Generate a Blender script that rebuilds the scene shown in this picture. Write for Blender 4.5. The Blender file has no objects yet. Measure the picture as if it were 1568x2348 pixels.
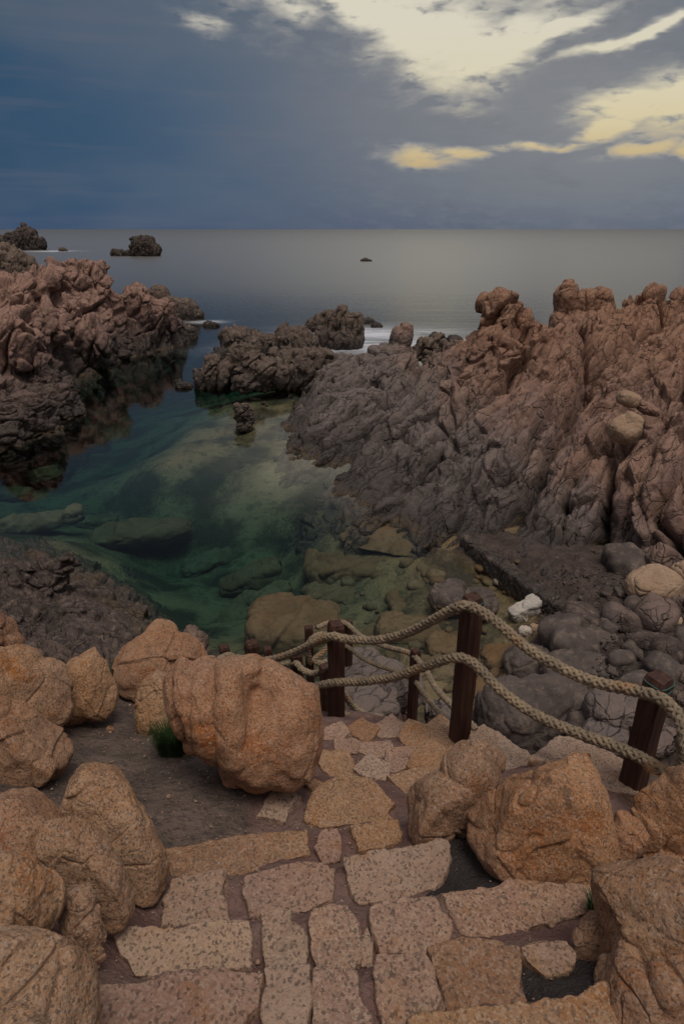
import bpy, math, random
import numpy as np
random.seed(5)
rng = np.random.default_rng(11)
R = math.radians
C = bpy.context.scene.collection

# ------------------------------------------------------------------ camera geometry (photo read on a 1568 x 2348 sheet)
FPX, CX, CY, PITCH, CAMZ = 1446.0, 784.0, 1174.0, R(24.17), 8.0
cp, sp = math.cos(PITCH), math.sin(PITCH)
AX_R = np.array([1.0, 0, 0]); AX_U = np.array([0, sp, cp]); AX_F = np.array([0, cp, -sp])

def ray(px, py):
    u = (px - CX) / FPX; v = (CY - py) / FPX
    return np.array([u, cp + v * sp, -sp + v * cp])
def at(px, py, D):
    d = ray(px, py); s = D / d[1]
    return np.array([d[0] * s, D, CAMZ + d[2] * s])
def onz(px, py, z):
    d = ray(px, py); s = (z - CAMZ) / d[2]
    return np.array([d[0] * s, d[1] * s, z])
def zdep(p):
    return p[1] * cp - (p[2] - CAMZ) * sp
def ramp(px, py, h0=1.7, d0=0.945, k=0.62):
    d = ray(px, py); a = -d[2] / d[1]
    D = (h0 - k * d0) / (a - k)
    return at(px, py, D)

# ------------------------------------------------------------------ vectorised noise
def _h(ix, iy, iz, seed):
    h = (ix.astype(np.uint32) * np.uint32(374761393) + iy.astype(np.uint32) * np.uint32(668265263)
         + iz.astype(np.uint32) * np.uint32(2246822519) + np.uint32((seed * 3266489917) & 0xffffffff))
    h = (h ^ (h >> np.uint32(15))) * np.uint32(2246822519)
    h = (h ^ (h >> np.uint32(13))) * np.uint32(3266489917)
    return h ^ (h >> np.uint32(16))
def perlin(P, seed=0):
    I = np.floor(P).astype(np.int64); f = (P - I).astype(np.float32)
    w = f * f * f * (f * (f * 6 - 15) + 10)
    out = np.zeros(len(P), np.float32)
    for dx in (0, 1):
        for dy in (0, 1):
            for dz in (0, 1):
                h = _h(I[:, 0] + dx, I[:, 1] + dy, I[:, 2] + dz, seed)
                gx = (h & np.uint32(1023)).astype(np.float32) / 511.5 - 1
                gy = ((h >> np.uint32(10)) & np.uint32(1023)).astype(np.float32) / 511.5 - 1
                gz = ((h >> np.uint32(20)) & np.uint32(1023)).astype(np.float32) / 511.5 - 1
                d = gx * (f[:, 0] - dx) + gy * (f[:, 1] - dy) + gz * (f[:, 2] - dz)
                ww = (w[:, 0] if dx else 1 - w[:, 0]) * (w[:, 1] if dy else 1 - w[:, 1]) * (w[:, 2] if dz else 1 - w[:, 2])
                out += ww * d
    return out
def fbm(P, oct=4, seed=0, gain=0.5):
    a, s, out = 1.0, 1.0, 0
    for o in range(oct):
        out = out + a * perlin(P * s + 17.3 * o, seed + o); a *= gain; s *= 2.03
    return out
def worley(P, seed=0, tilt=False):
    n = len(P); TL = np.zeros(n, np.float32); F1 = np.full(n, 9.0, np.float32); F2 = F1.copy(); ID = np.zeros(n, np.float32)
    for c in range(0, n, 200000):
        p = P[c:c + 200000]; I = np.floor(p).astype(np.int64); f = (p - I).astype(np.float32)
        f1 = np.full(len(p), 9.0, np.float32); f2 = f1.copy(); idv = np.zeros(len(p), np.float32); tl = np.zeros(len(p), np.float32)
        for dx in (-1, 0, 1):
            for dy in (-1, 0, 1):
                for dz in (-1, 0, 1):
                    h = _h(I[:, 0] + dx, I[:, 1] + dy, I[:, 2] + dz, seed)
                    ox = (h & np.uint32(1023)).astype(np.float32) / 1023
                    oy = ((h >> np.uint32(10)) & np.uint32(1023)).astype(np.float32) / 1023
                    oz = ((h >> np.uint32(20)) & np.uint32(1023)).astype(np.float32) / 1023
                    ex, ey, ez = dx + ox - f[:, 0], dy + oy - f[:, 1], dz + oz - f[:, 2]
                    d = np.sqrt(ex * ex + ey * ey + ez * ez)
                    lt = d < f1
                    if tilt:   # each block's face leans its own way
                        h2 = h * np.uint32(2654435761); c5 = np.uint32(255)
                        tl = np.where(lt, ex * ((h2 & c5).astype(np.float32) / 127.5 - 1) + ey * (((h2 >> np.uint32(8)) & c5).astype(np.float32) / 127.5 - 1) + ez * (((h2 >> np.uint32(16)) & c5).astype(np.float32) / 127.5 - 1), tl)
                    f2 = np.where(lt, f1, np.minimum(f2, d))
                    idv = np.where(lt, ((h >> np.uint32(7)) & np.uint32(255)).astype(np.float32) / 255, idv)
                    f1 = np.where(lt, d, f1)
        F1[c:c + 200000] = f1; F2[c:c + 200000] = f2; ID[c:c + 200000] = idv; TL[c:c + 200000] = tl
    return (F1, F2, ID, TL) if tilt else (F1, F2, ID)
def sstep(a, b, x):
    t = np.clip((x - a) / (b - a), 0, 1); return t * t * (3 - 2 * t)

# ------------------------------------------------------------------ mesh helpers
def new_mesh(name, V, Fa, smooth=True):
    V = np.asarray(V, np.float32); Fa = np.asarray(Fa, np.int32); k = Fa.shape[1]
    me = bpy.data.meshes.new(name)
    me.vertices.add(len(V)); me.vertices.foreach_set('co', V.ravel())
    me.loops.add(Fa.size); me.loops.foreach_set('vertex_index', Fa.ravel())
    me.polygons.add(len(Fa)); me.polygons.foreach_set('loop_start', np.arange(0, Fa.size, k, dtype=np.int32))
    me.update(calc_edges=True)
    me.polygons.foreach_set('use_smooth', np.full(len(Fa), bool(smooth)))
    return me
def tag(o, label=None, cat=None, group=None, kind=None):
    if label: o['label'] = label
    if cat: o['category'] = cat
    if group: o['group'] = group
    if kind: o['kind'] = kind
    elif cat: o['kind'] = 'thing'
    return o
def link(name, me, mat, parent=None, origin=None):
    o = bpy.data.objects.new(name, me); C.objects.link(o)
    if mat: me.materials.append(mat)
    if parent: o.parent = parent
    if origin is not None: o.location = origin
    return o
def normals(me):
    n = np.empty(len(me.vertices) * 3, np.float32); me.vertex_normals.foreach_get('vector', n)
    return n.reshape(-1, 3)
def remesh(parts, voxel, smooth=3, zcut=None):
    me = bpy.data.meshes.new('tmp'); vs, fs = [], []
    for V, Fa in parts:
        off = len(vs); vs += [tuple(v) for v in V]; fs += [tuple(int(i) + off for i in f) for f in Fa]
    me.from_pydata(vs, [], fs); me.update()
    o = bpy.data.objects.new('tmp', me); C.objects.link(o)
    m = o.modifiers.new('r', 'REMESH'); m.mode = 'VOXEL'; m.voxel_size = voxel
    if smooth:
        s = o.modifiers.new('s', 'SMOOTH'); s.factor = 0.5; s.iterations = smooth
    dg = bpy.context.evaluated_depsgraph_get(); ev = o.evaluated_get(dg); em = ev.to_mesh()
    V = np.empty(len(em.vertices) * 3, np.float32); em.vertices.foreach_get('co', V); V = V.reshape(-1, 3)
    nl = len(em.loops); L = np.empty(nl, np.int32); em.loops.foreach_get('vertex_index', L)
    if nl == 4 * len(em.polygons):
        Fa = L.reshape(-1, 4)
    else:
        em.calc_loop_triangles(); T = np.empty(len(em.loop_triangles) * 3, np.int32)
        em.loop_triangles.foreach_get('vertices', T); Fa = T.reshape(-1, 3)
    N = normals(em).copy(); Fa = Fa.copy()
    ev.to_mesh_clear(); bpy.data.objects.remove(o); bpy.data.meshes.remove(me)
    if zcut is not None:
        keep = (V[Fa][:, :, 2] > zcut).any(1); Fa = Fa[keep]
        used = np.unique(Fa); mp = -np.ones(len(V), np.int32); mp[used] = np.arange(len(used))
        V = V[used]; N = N[used]; Fa = mp[Fa]
    return V, Fa, N
_ico = {}
def ico(n):
    if n not in _ico:
        import bmesh
        bm = bmesh.new(); bmesh.ops.create_icosphere(bm, subdivisions=n, radius=1)
        bm.verts.ensure_lookup_table()
        _ico[n] = (np.array([v.co[:] for v in bm.verts]), np.array([[v.index for v in f.verts] for f in bm.faces])); bm.free()
    return _ico[n]
def ellipsoid(c, axes, rad, p=2.0, sub=4):
    D, Fa = ico(sub)
    q = (np.abs(D / np.array(rad)) ** p).sum(1) ** (-1 / p)
    L = D * q[:, None]
    return np.asarray(c) + L @ np.array(axes), Fa
def lump(px, py, D, a, b, ang=0.0, c=None, p=2.3):
    """an ellipsoidal bulge of rock: a, b half sizes seen from the path, c depth half size (same unit), ang its slope"""
    P = at(px, py, D); s = zdep(P) / FPX
    if c is None: c = 0.5 * (a + b)
    t = R(ang)
    ax = math.cos(t) * AX_R + math.sin(t) * AX_U; bx = -math.sin(t) * AX_R + math.cos(t) * AX_U
    return ellipsoid(P, [ax, bx, AX_F], [a * s, b * s, c * s], p)
def wlump(c, rad, rot=(0, 0, 0), p=2.6):
    from mathutils import Euler
    m = np.array(Euler([R(r) for r in rot]).to_matrix()).T
    return ellipsoid(np.array(c), m, rad, p)

# ------------------------------------------------------------------ displacement recipes
def frame(s, up=(0, 0, 1)):
    s = np.array(s, float); s /= np.linalg.norm(s)
    t = np.cross(s, up); t /= np.linalg.norm(t); n = np.cross(t, s)
    return np.array([s, t, n])
def blocks(V, N, fr, levels, seed, warp=0.25, dome=0.35):
    """jointed granite: cells cut by cracks; each level (size_s, size_t, size_n, depth, crack width, step)"""
    V = V.copy(); d = np.zeros(len(V), np.float32)
    for i, (a, b, c, amp, w, st, *tt) in enumerate(levels):
        Q = V @ fr.T / np.array([a, b, c])
        Wp = np.stack([perlin(Q * 0.9 + 31 * k, seed + 50 + k) for k in range(3)], 1)
        Q = Q + warp * Wp * 1.6
        F1, F2, ID, TL = worley(Q, seed + 7 * i, True)
        e = F2 - F1
        d += (tt[0] if tt else 0.0) * TL * sstep(0, w, e)
        d -= amp * 1.15 * np.exp(-e / (w * 0.42)); d += amp * dome * (0.45 - F1) + st * (ID - 0.5) * sstep(0, w, e)
    return d
def granite_disp(V, N, size, seed, rough=1.0):
    P = V / size
    d = 0.10 * size * fbm(P * 1.3, 3, seed) * rough
    d += 0.014 * size * fbm(P * 6, 4, seed + 9) * rough + 0.0045 * fbm(V / 0.075, 3, seed + 15)
    d += 0.0015 * fbm(V / 0.03, 2, seed + 20)
    cr = np.abs(perlin(P * np.array([2.2, 1.5, 0.9]) + 3.1, seed + 33) + 0.07 * perlin(P * 5, seed + 34))
    d -= 0.035 * size * (1 - sstep(0.0, 0.035, cr)) * sstep(0.05, 0.3, perlin(P * 1.1, seed + 40))
    return d

# ------------------------------------------------------------------ RBF height fields
class Field:
    def __init__(s, pts, eps=0.0):
        P = np.array(pts, float); s.P = P; n = len(P)
        K = np.sqrt(((P[:, None, :2] - P[None, :, :2]) ** 2).sum(-1) + 1e-6)
        A = np.zeros((n + 3, n + 3)); A[:n, :n] = K - eps * np.eye(n); A[:n, n] = 1; A[:n, n + 1:] = P[:, :2]; A[n:, :n] = A[:n, n:].T
        s.w = np.linalg.lstsq(A, np.r_[P[:, 2], 0, 0, 0], rcond=None)[0]
    def __call__(s, X, Y):
        sh = X.shape; X = X.ravel(); Y = Y.ravel(); out = np.empty(len(X)); n = len(s.P)
        for c in range(0, len(X), 20000):
            x, y = X[c:c + 20000], Y[c:c + 20000]
            K = np.sqrt((x[:, None] - s.P[None, :, 0]) ** 2 + (y[:, None] - s.P[None, :, 1]) ** 2 + 1e-6)
            out[c:c + 20000] = K @ s.w[:n] + s.w[n] + s.w[n + 1] * x + s.w[n + 2] * y
        return out.reshape(sh)
def grid_faces(nr, nc):
    i = np.arange(nr * nc).reshape(nr, nc)
    return np.stack([i[:-1, :-1], i[:-1, 1:], i[1:, 1:], i[1:, :-1]], -1).reshape(-1, 4)
def solid_field(f, x0, x1, y0, y1, step, zb=-6.5, zmin=-5.5, zmax=99):
    xs = np.arange(x0, x1 + step / 2, step); ys = np.arange(y0, y1 + step / 2, step)
    X, Y = np.meshgrid(xs, ys); Z = np.clip(f(X, Y), zmin, zmax)
    nr, nc = X.shape; n = nr * nc
    V = np.r_[np.stack([X, Y, Z], -1).reshape(-1, 3), np.stack([X, Y, np.full_like(Z, zb)], -1).reshape(-1, 3)]
    G = grid_faces(nr, nc); Fs = [tuple(g) for g in G] + [tuple((g + n)[::-1]) for g in G]
    i = np.arange(n).reshape(nr, nc)
    for e in (i[0], i[-1][::-1], i[:, 0][::-1], i[:, -1]):
        for a, b in zip(e[:-1], e[1:]): Fs.append((b, a, a + n, b + n))
    return V, Fs

# ------------------------------------------------------------------ node helper
class NT:
    def __init__(s, nt): s.t = nt
    def n(s, typ, _out=0, **kw):
        nd = s.t.nodes.new(typ)
        for k, v in kw.items():
            if k.startswith('i_'):
                key = k[2:]; key = int(key) if key.isdigit() else key.replace('_', ' ')
                s.put(nd.inputs[key], v)
            else: setattr(nd, k, v)
        return nd.outputs[_out] if _out is not None else nd
    def put(s, sock, v):
        if isinstance(v, bpy.types.NodeSocket): s.t.links.new(v, sock)
        elif v is not None:
            if isinstance(v, (tuple, list)) and len(v) == 3 and sock.type == 'RGBA': v = (*v, 1)
            sock.default_value = v
    def m(s, op, a, b=0.0, c=0.0, clamp=False):
        return s.n('ShaderNodeMath', operation=op, use_clamp=clamp, i_0=a, i_1=b, i_2=c)
    def mix(s, f, a, b, mode='MIX'):
        nd = s.n('ShaderNodeMix', None, data_type='RGBA', blend_type=mode)
        s.put(nd.inputs[0], f); s.put(nd.inputs[6], a); s.put(nd.inputs[7], b); return nd.outputs[2]
    def ramp(s, f, stops, interp='LINEAR'):
        nd = s.n('ShaderNodeValToRGB', None); s.put(nd.inputs[0], f); cr = nd.color_ramp; cr.interpolation = interp
        while len(cr.elements) < len(stops): cr.elements.new(0.5)
        for e, (p, col) in zip(cr.elements, stops):
            e.position = p; e.color = (*col, 1) if isinstance(col, (tuple, list)) else (col, col, col, 1)
        return nd.outputs[0]
    def step(s, x, a, b): return s.n('ShaderNodeMapRange', interpolation_type='SMOOTHSTEP', i_0=x, i_1=a, i_2=b, i_3=0.0, i_4=1.0)
    def noise(s, v, scale, detail=3.0, rough=0.5, dist=0.0, out=0):
        return s.n('ShaderNodeTexNoise', out, i_Vector=v, i_Scale=scale, i_Detail=detail, i_Roughness=rough, i_Distortion=dist)
    def vor(s, v, scale, feature='F1', out=0, rnd=1.0):
        return s.n('ShaderNodeTexVoronoi', out, feature=feature, i_Vector=v, i_Scale=scale, i_Randomness=rnd)
def new_mat(name):
    m = bpy.data.materials.new(name); m.use_nodes = True; m.node_tree.nodes.clear(); return m, NT(m.node_tree)
def finish(g, bsdf):
    o = g.t.nodes.new('ShaderNodeOutputMaterial'); g.t.links.new(bsdf, o.inputs[0]); return o
def principled(g, col, rough, normal=None, spec=0.3):
    return g.n('ShaderNodeBsdfPrincipled', i_Base_Color=col, i_Roughness=rough, i_Normal=normal, i_Specular_IOR_Level=spec)

def granite_mat(name, a, b, stain, speck=0.35, dark=(0.085, 0.066, 0.058), lich=0.5, grain=1.0, pale=(0.51, 0.39, 0.31)):
    """close granite: coarse crystals of feldspar, quartz and black mica, orange weathering, grey lichen"""
    m, g = new_mat(name); P = g.n('ShaderNodeNewGeometry', 'Position')
    rnd = g.n('ShaderNodeObjectInfo', 'Random'); P0 = P
    P = g.n('ShaderNodeVectorMath', 0, operation='MULTIPLY_ADD', i_0=rnd, i_1=(9.0, 5.0, 7.0), i_2=P0)
    big = g.noise(P, 2.6, 4, 0.6)
    col = g.mix(g.step(big, 0.36, 0.66), a, b)
    st = g.noise(P, 5.0, 5, 0.65, 0.4)
    col = g.mix(g.m('MULTIPLY', g.step(st, 0.54, 0.70), 0.75), col, stain)
    cr = g.vor(P, 170 * grain, out='Color')
    sep = g.n('ShaderNodeSeparateColor', 0, i_0=cr)
    sep2 = g.n('ShaderNodeSeparateColor', 1, i_0=cr)
    nz = g.noise(P, 55 * grain, 4, 0.75)
    col = g.mix(g.m('MULTIPLY', g.step(sep, 0.62, 0.80), 0.42), col, pale)
    col = g.mix(g.m('MULTIPLY', g.step(nz, 0.52, 0.68), 0.55), col, pale)
    col = g.mix(g.m('MULTIPLY', g.step(sep2, 0.78, 0.92), speck * 1.5), col, dark)
    nz2 = g.noise(P, 150 * grain, 3, 0.7)
    col = g.mix(g.m('MULTIPLY', g.step(nz2, 0.53, 0.68), g.m('ADD', speck * .9, g.m('MULTIPLY', rnd, speck * 1.1)), clamp=True), col, dark)
    l1 = g.noise(P, 3.2, 6, 0.72, 0.3); l2 = g.noise(P, 26, 4, 0.7)
    lm = g.m('MULTIPLY', g.step(l1, 0.50, 0.64), g.step(l2, 0.46, 0.58))
    col = g.mix(g.m('MULTIPLY', lm, lich), col, (0.07, 0.062, 0.055))
    hs = g.n('ShaderNodeHueSaturation', i_0=g.m('ADD', .4965, g.m('MULTIPLY', rnd, .007)), i_1=g.m('ADD', .85, g.m('MULTIPLY', g.noise(P, 1.7, 2), .5)), i_2=g.m('ADD', .92, g.m('MULTIPLY', rnd, .18)), i_4=col); col = hs
    h = g.m('ADD', g.m('MULTIPLY', g.noise(P, 70 * grain, 5, 0.75), 1.0), g.m('MULTIPLY', g.noise(P, 16, 4, 0.6), 0.5))
    h = g.m('SUBTRACT', h, g.m('MULTIPLY', g.step(sep2, 0.84, 0.93), 0.35))
    bmp = g.n('ShaderNodeBump', i_Strength=0.9, i_Distance=0.018, i_Height=h)
    finish(g, principled(g, col, 0.85, bmp, 0.25)); return m

def coast_mat(name, a, b, top, low=(0.035, 0.031, 0.03), wet0=0.5, wet1=1.5, sc=1.0, hi=3.0, hi2=6.0, joint=None, grey=None, fine=1.0):
    """coast rock: bands of pink and buff granite, black lichen belt just above the water, ochre weed at the water line"""
    m, g = new_mat(name); P = g.n('ShaderNodeNewGeometry', 'Position')
    z = g.n('ShaderNodeSeparateXYZ', 2, i_0=P)
    n1 = g.noise(P, 0.55 * sc, 5, 0.62, 0.3); n2 = g.noise(P, 2.4 * sc, 5, 0.65)
    col = g.mix(g.step(n1, 0.38, 0.62), a, b)
    col = g.mix(g.m('MULTIPLY', g.step(g.m('ADD', z, g.m('MULTIPLY', n2, 2.0)), hi, hi2), 0.8), col, top)
    col = g.mix(g.m('MULTIPLY', g.step(n2, 0.5, 0.68), 0.5), col, g.mix(0.5, col, (0.40, 0.31, 0.25)))
    if grey:
        xx = g.n('ShaderNodeSeparateXYZ', 0, i_0=P); gz = g.m('ADD', g.m('ADD', xx, g.m('MULTIPLY', z, 1.6)), g.m('MULTIPLY', g.m('SUBTRACT', n1, .5), 7.0))
        col = g.mix(g.m('MULTIPLY', g.m('SUBTRACT', 1.0, g.step(gz, grey[0], grey[1])), .85), col, g.mix(n2, (.12, .105, .102), (.20, .172, .165)))
    n3 = g.noise(P, 9 * sc, 5, 0.7)
    col = g.mix(g.m('MULTIPLY', g.step(n3, 0.54, 0.7), 0.55), col, low)
    zz = g.m('ADD', z, g.m('MULTIPLY', g.m('SUBTRACT', n1, 0.5), -2.2)); zz = g.m('ADD', zz, g.m('MULTIPLY', g.m('SUBTRACT', n2, 0.5), 0.9))
    wet = g.m('SUBTRACT', 1.0, g.step(zz, wet0, wet1))
    col = g.mix(g.m('MULTIPLY', wet, 0.88), col, low)
    tide = g.m('MULTIPLY', g.m('SUBTRACT', 1.0, g.step(g.m('ADD', z, g.m('MULTIPLY', n2, 0.2)), 0.14, 0.24)), g.step(n3, 0.42, 0.6))
    col = g.mix(tide, col, (0.10, 0.07, 0.038))
    h = g.m('MULTIPLY', g.noise(P, 8 * sc, 6, 0.7), 0.9)
    if joint is not None:        # fine joints running along and across the dip, stained black by lichen
        fr = frame(joint); cx = g.n('ShaderNodeCombineXYZ', None)
        for i in range(3): g.put(cx.inputs[i], g.n('ShaderNodeVectorMath', 'Value', operation='DOT_PRODUCT', i_0=P, i_1=tuple(fr[i])))
        wob = g.n('ShaderNodeTexNoise', 1, i_Vector=P, i_Scale=1.6 * sc, i_Detail=4.0)
        q = g.n('ShaderNodeVectorMath', 0, operation='MULTIPLY_ADD', i_0=wob, i_1=(.5 / sc, .5 / sc, .5 / sc), i_2=cx.outputs[0])
        for (sa, sb, sc_, wd, dep) in ((.30, 1.3, 1.0, .022, 1.2), (.95, 2.6, 2.0, .03, .45)):
            mp = g.n('ShaderNodeMapping', i_0=q, i_3=(sa * sc, sb * sc, sc_ * sc))
            e = g.vor(mp, 1.0, 'DISTANCE_TO_EDGE')
            ln = g.m('SUBTRACT', 1.0, g.step(e, 0.0, wd)); ln = g.m('MULTIPLY', ln, g.step(g.noise(P, 1.3 * sc, 3), .34, .52))
            h = g.m('SUBTRACT', h, g.m('MULTIPLY', ln, dep)); h = g.m('ADD', h, g.m('MULTIPLY', g.step(e, 0.0, .30), .5 * dep))
            col = g.mix(g.m('MULTIPLY', ln, .35), col, low)
    bmp = g.n('ShaderNodeBump', i_Strength=0.85, i_Distance=0.10 / sc, i_Height=h)
    rough = g.m('SUBTRACT', 0.85, g.m('MULTIPLY', wet, 0.25))
    finish(g, principled(g, col, rough, bmp, 0.3)); return m

M = {}
M['tan'] = granite_mat('tan granite', (0.36, 0.208, 0.128), (0.45, 0.285, 0.185), (0.37, 0.155, 0.06), 0.40)
M['red'] = granite_mat('rusty granite', (0.37, 0.195, 0.115), (0.44, 0.262, 0.168), (0.36, 0.125, 0.048), 0.38, lich=0.6)
M['step'] = granite_mat('hewn granite', (0.335, 0.215, 0.168), (0.395, 0.268, 0.208), (0.33, 0.18, 0.095), 0.42, lich=0.25, grain=0.8)
M['steppale'] = granite_mat('pale hewn granite', (0.385, 0.275, 0.215), (0.44, 0.325, 0.255), (0.36, 0.225, 0.135), 0.42, lich=0.35, grain=0.8)
M['steptan'] = granite_mat('ochre hewn granite', (0.33, 0.19, 0.115), (0.38, 0.235, 0.145), (0.34, 0.155, 0.07), 0.36, lich=0.3, grain=0.9)
M['cliffR'] = coast_mat('pink coast rock', (0.21, 0.135, 0.115), (0.27, 0.168, 0.13), (0.30, 0.165, 0.105), low=(0.036, 0.031, 0.030), wet0=0.1, wet1=1.5, joint=(0.62, 0.72, 0.36), grey=(5.0, 11.5))
M['cliffL'] = coast_mat('rosy coast rock', (0.19, 0.125, 0.11), (0.26, 0.165, 0.14), (0.32, 0.195, 0.155), wet0=0.5, wet1=2.8, hi=2.5, hi2=5.5, joint=(0.28, 0.12, 1.0))
M['dark'] = coast_mat('dark coast rock', (0.075, 0.059, 0.052), (0.12, 0.092, 0.078), (0.16, 0.118, 0.095), wet0=0.1, wet1=0.9, hi=1.5, hi2=4, joint=(0.15, 0.1, 1.0))
M['shore'] = coast_mat('dark shore rock', (0.055, 0.043, 0.040), (0.10, 0.075, 0.068), (0.18, 0.125, 0.10), wet0=-0.5, wet1=0.3, sc=2.2, hi=1.8, hi2=3.5, joint=(.8, -.5, .12))
M['grey'] = coast_mat('grey beach boulder', (0.072, 0.058, 0.054), (0.112, 0.09, 0.082), (0.135, 0.10, 0.088), wet0=-.6, wet1=.15, sc=2.0, hi=3, hi2=6)
M['far'] = coast_mat('far dark rock', (0.045, 0.036, 0.033), (0.07, 0.055, 0.05), (0.08, 0.062, 0.055), wet0=.1, wet1=1.2, sc=.4, hi=5, hi2=12)
M['pale'] = coast_mat('pale bleached stone', (0.42, 0.40, 0.38), (0.50, 0.44, 0.38), (0.5, 0.45, 0.4), low=(0.2, 0.2, 0.22), wet0=-0.9, wet1=-0.5, sc=2.5, hi=20, hi2=30)
M['buff'] = coast_mat('buff fallen stone', (0.32, 0.22, 0.15), (0.38, 0.27, 0.19), (0.38, 0.27, 0.19), wet0=-1.5, wet1=-1.0, sc=2.0, hi=20, hi2=30)

def sunk_mat():
    m, g = new_mat('submerged stone'); P = g.n('ShaderNodeNewGeometry', 'Position')
    n = g.noise(P, 1.6, 5, 0.6); n2 = g.noise(P, 7, 4, 0.65)
    oi = g.n('ShaderNodeObjectInfo', 'Random')
    col = g.mix(g.step(n, 0.38, 0.62), (0.10, 0.075, 0.04), (0.17, 0.13, 0.08))
    col = g.mix(g.m('MULTIPLY', oi, 0.7), col, (0.13, 0.07, 0.032))
    col = g.mix(g.m('MULTIPLY', g.step(n2, 0.5, 0.64), 0.6), col, (0.07, 0.06, 0.035))
    bmp = g.n('ShaderNodeBump', i_Strength=0.5, i_Distance=0.05, i_Height=n2)
    finish(g, principled(g, col, 0.8, bmp, 0.2)); return m
M['sunk'] = sunk_mat()

def wood_mat():
    m, g = new_mat('dark red timber'); P = g.n('ShaderNodeTexCoord', 'Object')
    mp = g.n('ShaderNodeMapping', i_0=P, i_3=(38.0, 38.0, 2.2))
    n = g.noise(mp, 1.0, 5, 0.62, 0.4)
    col = g.ramp(n, [(0.3, (0.022, 0.010, 0.008)), (0.55, (0.058, 0.024, 0.017)), (0.8, (0.115, 0.06, 0.042))])
    bmp = g.n('ShaderNodeBump', i_Strength=0.6, i_Distance=0.006, i_Height=n)
    finish(g, principled(g, col, 0.6, bmp, 0.35)); return m
def rope_mat():
    m, g = new_mat('weathered hemp'); P = g.n('ShaderNodeNewGeometry', 'Position')
    n = g.noise(P, 9, 4, 0.65); n2 = g.noise(P, 160, 3, 0.7)
    col = g.mix(g.step(n, 0.36, 0.64), (0.20, 0.162, 0.122), (0.30, 0.235, 0.165))
    col = g.mix(g.m('MULTIPLY', g.step(g.noise(P, 4.0, 3), 0.58, 0.7), 0.55), col, (0.36, 0.20, 0.09))
    col = g.mix(g.m('MULTIPLY', g.step(n2, 0.45, 0.7), 0.45), col, (0.13, 0.10, 0.07))
    bmp = g.n('ShaderNodeBump', i_Strength=0.5, i_Distance=0.003, i_Height=n2)
    finish(g, principled(g, col, 0.95, bmp, 0.1)); return m
def flat_mat(name, col, rough=0.8):
    m, g = new_mat(name); P = g.n('ShaderNodeNewGeometry', 'Position')
    n = g.noise(P, 60, 3, 0.6)
    finish(g, principled(g, g.mix(g.m('MULTIPLY', n, 0.6), col, tuple(c * 0.45 for c in col)), rough, None, 0.2)); return m
M['wood'] = wood_mat(); M['rope'] = rope_mat(); M['twine'] = flat_mat('teal twine', (0.05, 0.16, 0.15))
M['leaf'] = flat_mat('dark green blades', (0.045, 0.085, 0.03), 0.6)

def ground_mat():
    """hillside: grey brown trodden dirt on the terrace, purplish mortar between the steps, two patches of near black tar"""
    m, g = new_mat('trodden ground'); P = g.n('ShaderNodeNewGeometry', 'Position')
    za = g.n('ShaderNodeAttribute', 'Fac', attribute_name='mortar'); zt = g.n('ShaderNodeAttribute', 'Fac', attribute_name='tar')
    n = g.noise(P, 3.5, 5, 0.65); n2 = g.noise(P, 30, 5, 0.7); n3 = g.noise(P, 140, 2, 0.6)
    dirt = g.mix(g.step(n, 0.35, 0.65), (0.115, 0.088, 0.077), (0.19, 0.145, 0.125))
    dirt = g.mix(g.m('MULTIPLY', g.step(g.noise(g.n('ShaderNodeMapping', i_0=P, i_2=(0, 0, .5), i_3=(1.0, 2.4, 1.0)), 14, 6, 0.75, 0.6), 0.5, 0.62), 0.55), dirt, (0.055, 0.046, 0.042))
    dirt = g.mix(g.m('MULTIPLY', g.step(n2, 0.5, 0.66), 0.7), dirt, (0.05, 0.042, 0.038))
    mor = g.mix(g.step(n, 0.35, 0.65), (0.185, 0.105, 0.095), (0.25, 0.17, 0.15))
    mor = g.mix(g.m('MULTIPLY', g.step(n2, 0.5, 0.66), 0.5), mor, (0.10, 0.06, 0.055))
    tar = g.mix(g.step(n3, 0.62, 0.72), (0.045, 0.038, 0.038), (0.16, 0.14, 0.13))
    col = g.mix(za, dirt, mor)
    col = g.mix(g.step(g.m('ADD', zt, g.m('MULTIPLY', g.m('SUBTRACT', n2, 0.5), 0.35)), 0.42, 0.58), col, tar)
    h = g.m('ADD', g.m('MULTIPLY', n2, 1.0), g.m('MULTIPLY', n3, 0.25))
    bmp = g.n('ShaderNodeBump', i_Strength=0.95, i_Distance=0.035, i_Height=h)
    finish(g, principled(g, col, 0.9, bmp, 0.2)); return m
def seabed_mat():
    m, g = new_mat('sea floor'); P = g.n('ShaderNodeNewGeometry', 'Position')
    z = g.n('ShaderNodeSeparateXYZ', 2, i_0=P)
    n = g.noise(P, 0.55, 5, 0.65, 0.1); n2 = g.noise(P, 2.2, 5, 0.7); n3 = g.noise(P, 12, 4, 0.7)
    sub = g.mix(g.step(n, 0.40, 0.58), (0.05, 0.04, 0.024), (0.205, 0.148, 0.082))
    sub = g.mix(g.m('MULTIPLY', g.step(n2, 0.5, 0.65), 0.8), sub, (0.06, 0.055, 0.03))
    beach = g.mix(g.step(n2, 0.36, 0.66), (0.042, 0.032, 0.029), (0.08, 0.06, 0.053))
    beach = g.mix(g.m('MULTIPLY', g.step(n3, 0.55, 0.68), 0.5), beach, (0.14, 0.105, 0.095))
    col = g.mix(g.step(z, -0.05, 0.15), sub, beach)
    h = g.m('ADD', g.m('MULTIPLY', n3, 0.6), g.m('MULTIPLY', g.vor(P, 9, 'F1'), 0.7))
    bmp = g.n('ShaderNodeBump', i_Strength=0.9, i_Distance=0.06, i_Height=h)
    finish(g, principled(g, col, 0.85, bmp, 0.2)); return m
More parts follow.
